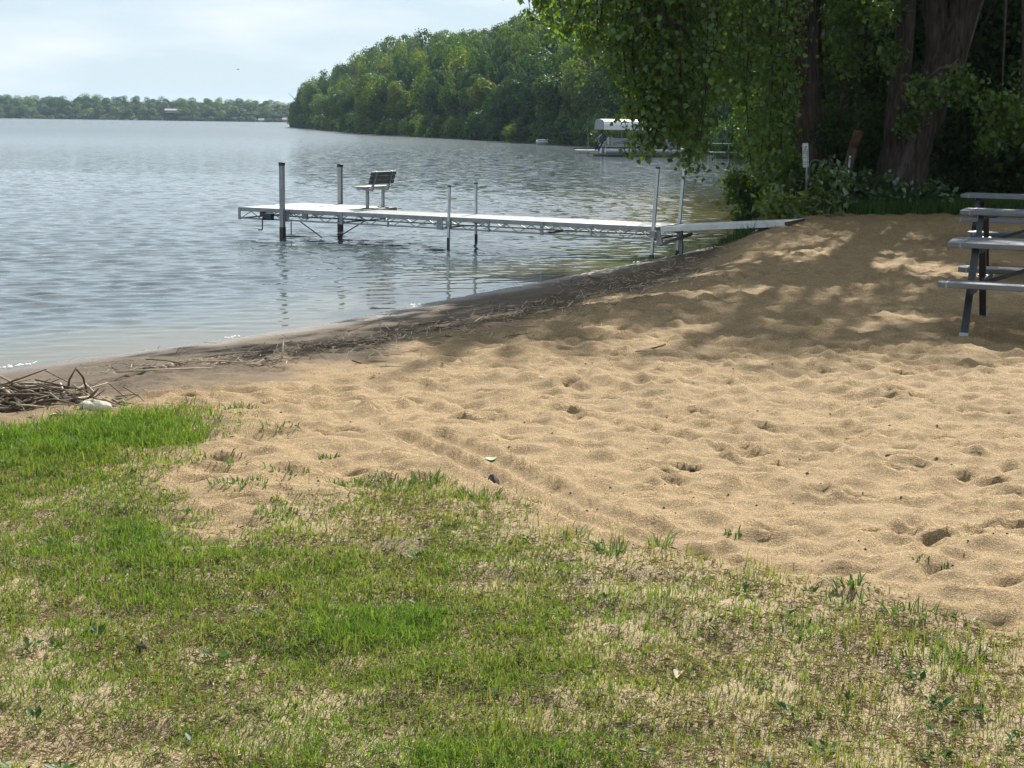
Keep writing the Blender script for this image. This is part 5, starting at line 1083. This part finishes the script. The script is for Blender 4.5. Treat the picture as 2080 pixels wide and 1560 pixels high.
# ------------------------------------------------------------------ wrack: the stick pile, loose reeds, litter
def stick_mesh(name, L_, r, mat, seed):
    r_ = random.Random(seed); b = r_.uniform(-.13, .13) * L_; mb = MB(); mb.tube([(-L_ / 2, 0, 0), (-L_ * .1, b, b * .4), (L_ / 2, 0, 0)], [r, r * .95, r * .6], 6); return mb.mesh(name, mat, True)
STK = [stick_mesh('stick', .13 + .045 * (k % 7), .0034 + .0016 * (k % 4), M[('reed_dark', 'reed_grey', 'reed_dark', 'reed_pale', 'reed_dark', 'reed_grey', 'reed_dark')[k % 7]], k) for k in range(28)]
def pile():
    cx, cy = -2.98, 8.82; o = empty('stick_pile', (cx, cy, float(bz(cx, cy)) - .04)); tag(o, 'heap of dead reeds and driftwood sticks between the lawn and the water', 'stick pile')
    r_ = random.Random(8)
    hgt = lambda x, y: .09 * max(0, 1 - (abs(x + .05) / .62) ** 1.5 - (y / .34) ** 2)
    mb = MB(); V = [(0, 0, .12)]; 
    for k in range(18): a = k * 2 * math.pi / 18; V.append((.48 * math.cos(a) * r_.uniform(.85, 1.1), .24 * math.sin(a) * r_.uniform(.85, 1.1), .01)); 
    for k in range(18): a = k * 2 * math.pi / 18; V.append((.25 * math.cos(a) - .05, .12 * math.sin(a), .08 + r_.uniform(-.02, .02)))
    F = [(0, 19 + k, 19 + (k + 1) % 18) for k in range(18)] + [(19 + k, 1 + k, 1 + (k + 1) % 18, 19 + (k + 1) % 18) for k in range(18)]
    mb.add(V, F); mb.build('packed_core', M['clod'], o)
    for k in range(292):
        x = r_.gauss(0, .34); y = r_.gauss(0, .18)
        if abs(x) > .85: x *= .5
        z = hgt(x, y) + r_.uniform(.0, .045)
        s_ = bpy.data.objects.new('stick', r_.choice(STK)); link(s_, o); s_.location = (x, y, z + .02)
        tilt = r_.gauss(0, .22) + .22 * math.copysign(min(1, abs(x) * 2), x); az = r_.gauss(0, .75); s_.rotation_euler = (r_.uniform(0, 6), tilt, az); q = r_.uniform(.55, 1.15); s_.scale = (q, 1, 1)
    for (x, y, z, t, a, q) in ((-.24, -.02, .22, -1.35, .4, 1.0), (-.08, -.22, .11, -1.45, .1, .9), (.0, 0, .20, -.35, .1, 1.5), (-.3, -.05, .16, -.42, 0, 1.5), (.25, .0, .16, .22, .1, 1.5), (.28, .1, .18, -1.2, .2, .4), (.34, .1, .17, 1.2, .3, .4), (.45, -.05, .12, -.8, 0, .8), (-.4, -.2, .10, .8, .2, 1.2)):
        s_ = bpy.data.objects.new('stick', STK[3 if z == .11 or z == .22 else 5 + int(q * 3)]); link(s_, o); s_.location = (x, y, z); s_.rotation_euler = (0, t, a); s_.scale = (q, 1.2, 1.2)
pile()
def loose():
    r_ = random.Random(12)
    def put(x, y, L_, az, mat, r=.006, lift=.012, tilt=0, label=None, name='reed_stalk'):
        o = bpy.data.objects.new(name, stick_mesh(name, L_, r, M[mat], int(x * 999))); link(o); o.location = (x, y, float(bz(x, y)) + lift); o.rotation_euler = (0, tilt, az)
        tag(o, label or 'short washed-up reed stalk among the wrack along the waterline', 'reed', None if label else 'washed-up reed stalks on the wet sand'); return o
    put(-2.42, 10.3, .75, .35, 'reed_pale', .009, .03, 0, 'longest bleached reed lying just right of the stick pile'); put(-2.05, 10.45, .6, -.05, 'reed_pale', .007, .03, 0, 'pale straight reed crossing the tip of the longest bleached reed')
    put(-2.9, 12.2, .55, .5, 'reed_pale', .005, .01, 0, 'slender reddish pale reed on the smooth wet sand nearest the water'); put(-2.2, 12.3, .8, .55, 'reed_grey', .008, .015, 0, 'grey branch parallel to the shore on wet sand above the foam')
    put(-1.72, 10.9, .16, 1.2, 'reed_pale', .008, .07, -1.35, 'short pale reed standing upright in the wrack'); put(-1.05, 11.55, .22, .2, 'reed_grey', .005, .10, -1.5, 'thin lone twig standing upright at the edge of the dry sand')
    put(-1.06, 10.42, .20, -.5, 'reed_dark', .006, .012, .1, 'dark crooked twig lying on dry sand beside a pale twig'); put(-.86, 10.3, .16, .3, 'reed_pale', .006, .012, 0, 'pale bent twig lying on the dry sand right of a dark twig')
    put(1.15, 11.6, .16, .5, 'reed_dark', .008, .015, -.2, 'short black twig lying on sunlit sand near the tree shade'); put(1.0, 11.3, .1, .3, 'reed_grey', .006, .012, 0, 'tiny grey twig on sunlit sand in front of the tree shade')
    for k in range(64):
        t = r_.random(); i = t * 7.0; a = SHORE[4 + int(i)]; b = SHORE[5 + int(i)]; f = i - int(i); x = a[0] + (b[0] - a[0]) * f; y = a[1] + (b[1] - a[1]) * f
        d = r_.gauss(2.4, .7) * (1 if y < 19 else .6); dx, dy = b[0] - a[0], b[1] - a[1]; q = math.hypot(dx, dy); x += dy / q * d; y -= dx / q * d
        put(x, y, r_.uniform(.12, .42), math.atan2(dy, dx) + r_.gauss(-.25, .5), r_.choice(['reed_pale', 'reed_pale', 'reed_grey', 'reed_dark', 'reed_dark']), r_.uniform(.004, .008), r_.uniform(.008, .03), r_.gauss(0, .12))
    # countless small bits of wrack
    mb = MB()
    for k in range(2600):
        t = r_.random() ** 1.3; i = t * 7.6; a = SHORE[4 + int(i)]; b = SHORE[5 + int(i)]; f = i - int(i); x = a[0] + (b[0] - a[0]) * f; y = a[1] + (b[1] - a[1]) * f
        d = r_.gauss(2.4, .65) * (1 if y < 19 else .6); dx, dy = b[0] - a[0], b[1] - a[1]; q = math.hypot(dx, dy); x += dy / q * d; y -= dx / q * d
        if not (BX0 < x < BX1): continue
        if float(fbm(np.array([x * 1.6]), np.array([y * 1.6 + 3]), 3)[0]) < .44: continue
        L_ = r_.uniform(.03, .13); az = r_.gauss(.8, .8); z = float(bz(x, y)) + r_.uniform(.004, .02); h_ = Vector((math.cos(az) * L_ / 2, math.sin(az) * L_ / 2, r_.gauss(0, .01))); c = Vector((x, y, z)); mb.beam(c - h_, c + h_, r_.uniform(.002, .006), .003)
    tag(mb.build('wrack_litter', M['reed_dark'], None), 'fine dark litter of broken reeds along the wet sand', 'wrack', kind='stuff')
    mb = MB()
    for k in range(900):
        t = r_.random() ** 1.2; i = t * 6.5; a = SHORE[4 + int(i)]; b = SHORE[5 + int(i)]; f = i - int(i); x = a[0] + (b[0] - a[0]) * f; y = a[1] + (b[1] - a[1]) * f
        d = r_.gauss(2.4, .65) * (1 if y < 19 else .6); dx, dy = b[0] - a[0], b[1] - a[1]; q = math.hypot(dx, dy); x += dy / q * d; y -= dx / q * d
        L_ = r_.uniform(.03, .12); az = r_.gauss(.8, .8); z = float(bz(x, y)) + r_.uniform(.008, .03); h_ = Vector((math.cos(az) * L_ / 2, math.sin(az) * L_ / 2, r_.gauss(0, .015))); c = Vector((x, y, z)); mb.beam(c - h_, c + h_, r_.uniform(.002, .005), .003)
    tag(mb.build('pale_reed_litter', M['reed_pale'], None), 'fine pale litter of broken reeds along the wet sand', 'wrack', kind='stuff')
    # crumbs of soil, bark and leaf over the dry sand
    mb = MB()
    for k in range(600):
        y = 5.5 + 17 * r_.random() ** 1.5; x = r_.uniform(-.22, .42) * y + r_.uniform(-.4, .4)
        if not (BX0 < x < BX1): continue
        if float(shore_dist(np.array([x]), np.array([y]))[0]) < 2.4: continue
        z = float(bz(x, y)); r = r_.uniform(.002, .0075); c = Vector((x, y, z + r * .3)); a0 = r_.random() * 3
        pts = [c + Vector((math.cos(a0 + a) * r * r_.uniform(.7, 1.8), math.sin(a0 + a) * r * r_.uniform(.6, 1.2), r_.uniform(-.2, .2) * r)) for a in (0, 1.25, 2.5, 3.75, 5)]
        mb.add(pts + [c + Vector((0, 0, r * .9))], [(i, (i + 1) % 5, 5) for i in range(5)])
    tag(mb.build('sand_crumbs', M['clod'], None), 'dark crumbs of soil and bark scattered over the dry sand', 'litter', kind='stuff')
loose()
def lump(name, x, y, d, mat, seed, label, cat, sink=.3, tip=0.0, group=None):
    r_ = np.random.default_rng(seed); bm_v = []; n1, n2 = 9, 14
    for i in range(n1):
        th = math.pi * i / (n1 - 1)
        for k in range(n2):
            a = 2 * math.pi * k / n2; q = 1 + .28 * (2 * float(vnoise(np.array([math.cos(a) * 1.3 + seed + math.cos(th) * 1.1]), np.array([math.sin(a) * 1.3 + seed * .7 + math.sin(th)]))[0]) - 1)
            bm_v.append((math.sin(th) * math.cos(a) * d[0] / 2 * q, math.sin(th) * math.sin(a) * d[1] / 2 * q, math.cos(th) * d[2] / 2 * q))
    F = [(i * n2 + k, (i + 1) * n2 + k, (i + 1) * n2 + (k + 1) % n2, i * n2 + (k + 1) % n2) for i in range(n1 - 1) for k in range(n2)]
    o = obj(name, mesh_np(name, bm_v, [np.array(F)], M[mat], False), None, (x, y, float(bz(x, y)) + d[2] * (.5 - sink))); o.rotation_euler = (0, tip, seed)
    return tag(o, label, cat, group)
lump('pale_rock', -2.46, 8.52, (.21, .14, .075), 'rock', 3, 'pale cream rock at the lawn edge right of the stick pile', 'rock', .25)
lump('soil_clod', -.085, 6.93, (.09, .06, .05), 'clod', 5, 'dark curled clod on the sand just below the green leaf', 'clod', .2, .5)
lump('soil_clod', -1.18, 4.52, (.04, .035, .035), 'clod', 6, 'dark clod in the grass at the lower left', 'clod', .2)
lump('soil_clod', -.43, 5.62, (.035, .025, .02), 'clod', 8, 'small black clod in the middle of the lawn', 'clod', .1)
lump('soil_clod', 1.9, 7.62, (.07, .05, .04), 'clod', 9, 'dark clod in the trodden sand at the right', 'clod', .3)
lump('soil_clod', 2.02, 7.7, (.045, .04, .035), 'clod', 10, 'smaller dark clod just behind the clod in the right-hand sand', 'clod', .3)
lump('soil_clod', .92, 7.28, (.04, .03, .025), 'clod', 11, 'small dark clod beside a footprint in the middle of the sand', 'clod', .2)
def leaf_piece(name, x, y, L_, w_, mat, az, label, cat, cup=.25):
    V = []; n = 8
    for i in range(n + 1):
        t = i / n; ww = w_ / 2 * math.sin(math.pi * min(1, t ** .7)) 
        V += [(t * L_ - L_ / 2, -ww, cup * ww * 1.2 + .004 * math.sin(t * 3)), (t * L_ - L_ / 2, 0, .004 * math.sin(t * 3)), (t * L_ - L_ / 2, ww, cup * ww * 1.2 + .004 * math.sin(t * 3))]
    F = [(i * 3 + k, i * 3 + k + 1, i * 3 + k + 4, i * 3 + k + 3) for i in range(n) for k in range(2)]
    best = min(((x + i * .02, y + j * .02) for i in range(-5, 6) for j in range(-5, 6)), key=lambda p: abs(float(bz(p[0] + .03, p[1]) - bz(p[0] - .03, p[1]))) + abs(float(bz(p[0], p[1] + .03) - bz(p[0], p[1] - .03)) - .006)); x, y = best
    ca_, sa_ = math.cos(az), math.sin(az); z0 = float(bz(x, y)); V = [(ca_ * p - sa_ * q, sa_ * p + ca_ * q, r_ + float(bz(x + ca_ * p - sa_ * q, y + sa_ * p + ca_ * q)) - z0) for p, q, r_ in V]
    o = obj(name, mesh_np(name, V, [np.array(F)], M[mat], True), None, (x, y, z0 + .005)); return tag(o, label, cat)
M['leafpale'] = simple('fallen pale green leaf', (.15, .29, .16), .7, 0, var=.15, scale=30)
M['leafbrown'] = simple('dry curled leaf', (.42, .33, .23), .8, 0, var=.25, scale=30)
leaf_piece('fallen_leaf', -.18, 7.31, .065, .05, 'leafpale', .5, 'single pale green leaf lying on the sand by the wheel ruts', 'leaf', .06)
leaf_piece('dry_leaf', .45, 4.38, .05, .03, 'leafbrown', 1.2, 'curled pale dry leaf in the thin grass at the lower middle', 'leaf', .9)
leaf_piece('paper_scrap', .235, 9.85, .05, .012, 'white', -.7, 'tiny white scrap lying on the sand in the middle of the beach', 'litter', .5)
# ------------------------------------------------------------------ warm hazy air over the lake
def haze():
    m = bpy.data.materials.new('hazy air'); m.use_nodes = True; t = m.node_tree; t.nodes.clear()
    o = t.nodes.new('ShaderNodeOutputMaterial'); v = t.nodes.new('ShaderNodeVolumePrincipled'); v.inputs['Color'].default_value = (.60, .80, 1.0, 1); v.inputs['Density'].default_value = HAZE; v.inputs['Anisotropy'].default_value = .0
    t.links.new(v.outputs[0], o.inputs['Volume'])
    V = [(x, y, z) for x in (-4200, 4200) for y in (-1200, 2600) for z in (-9.0, 34.0)]
    mb = MB(); mb.add(V, [(0, 1, 3, 2), (4, 6, 7, 5), (0, 4, 5, 1), (2, 3, 7, 6), (0, 2, 6, 4), (1, 5, 7, 3)]); tag(mb.build('haze', m), kind='stuff')
HAZE = .00016
if HAZE: haze()
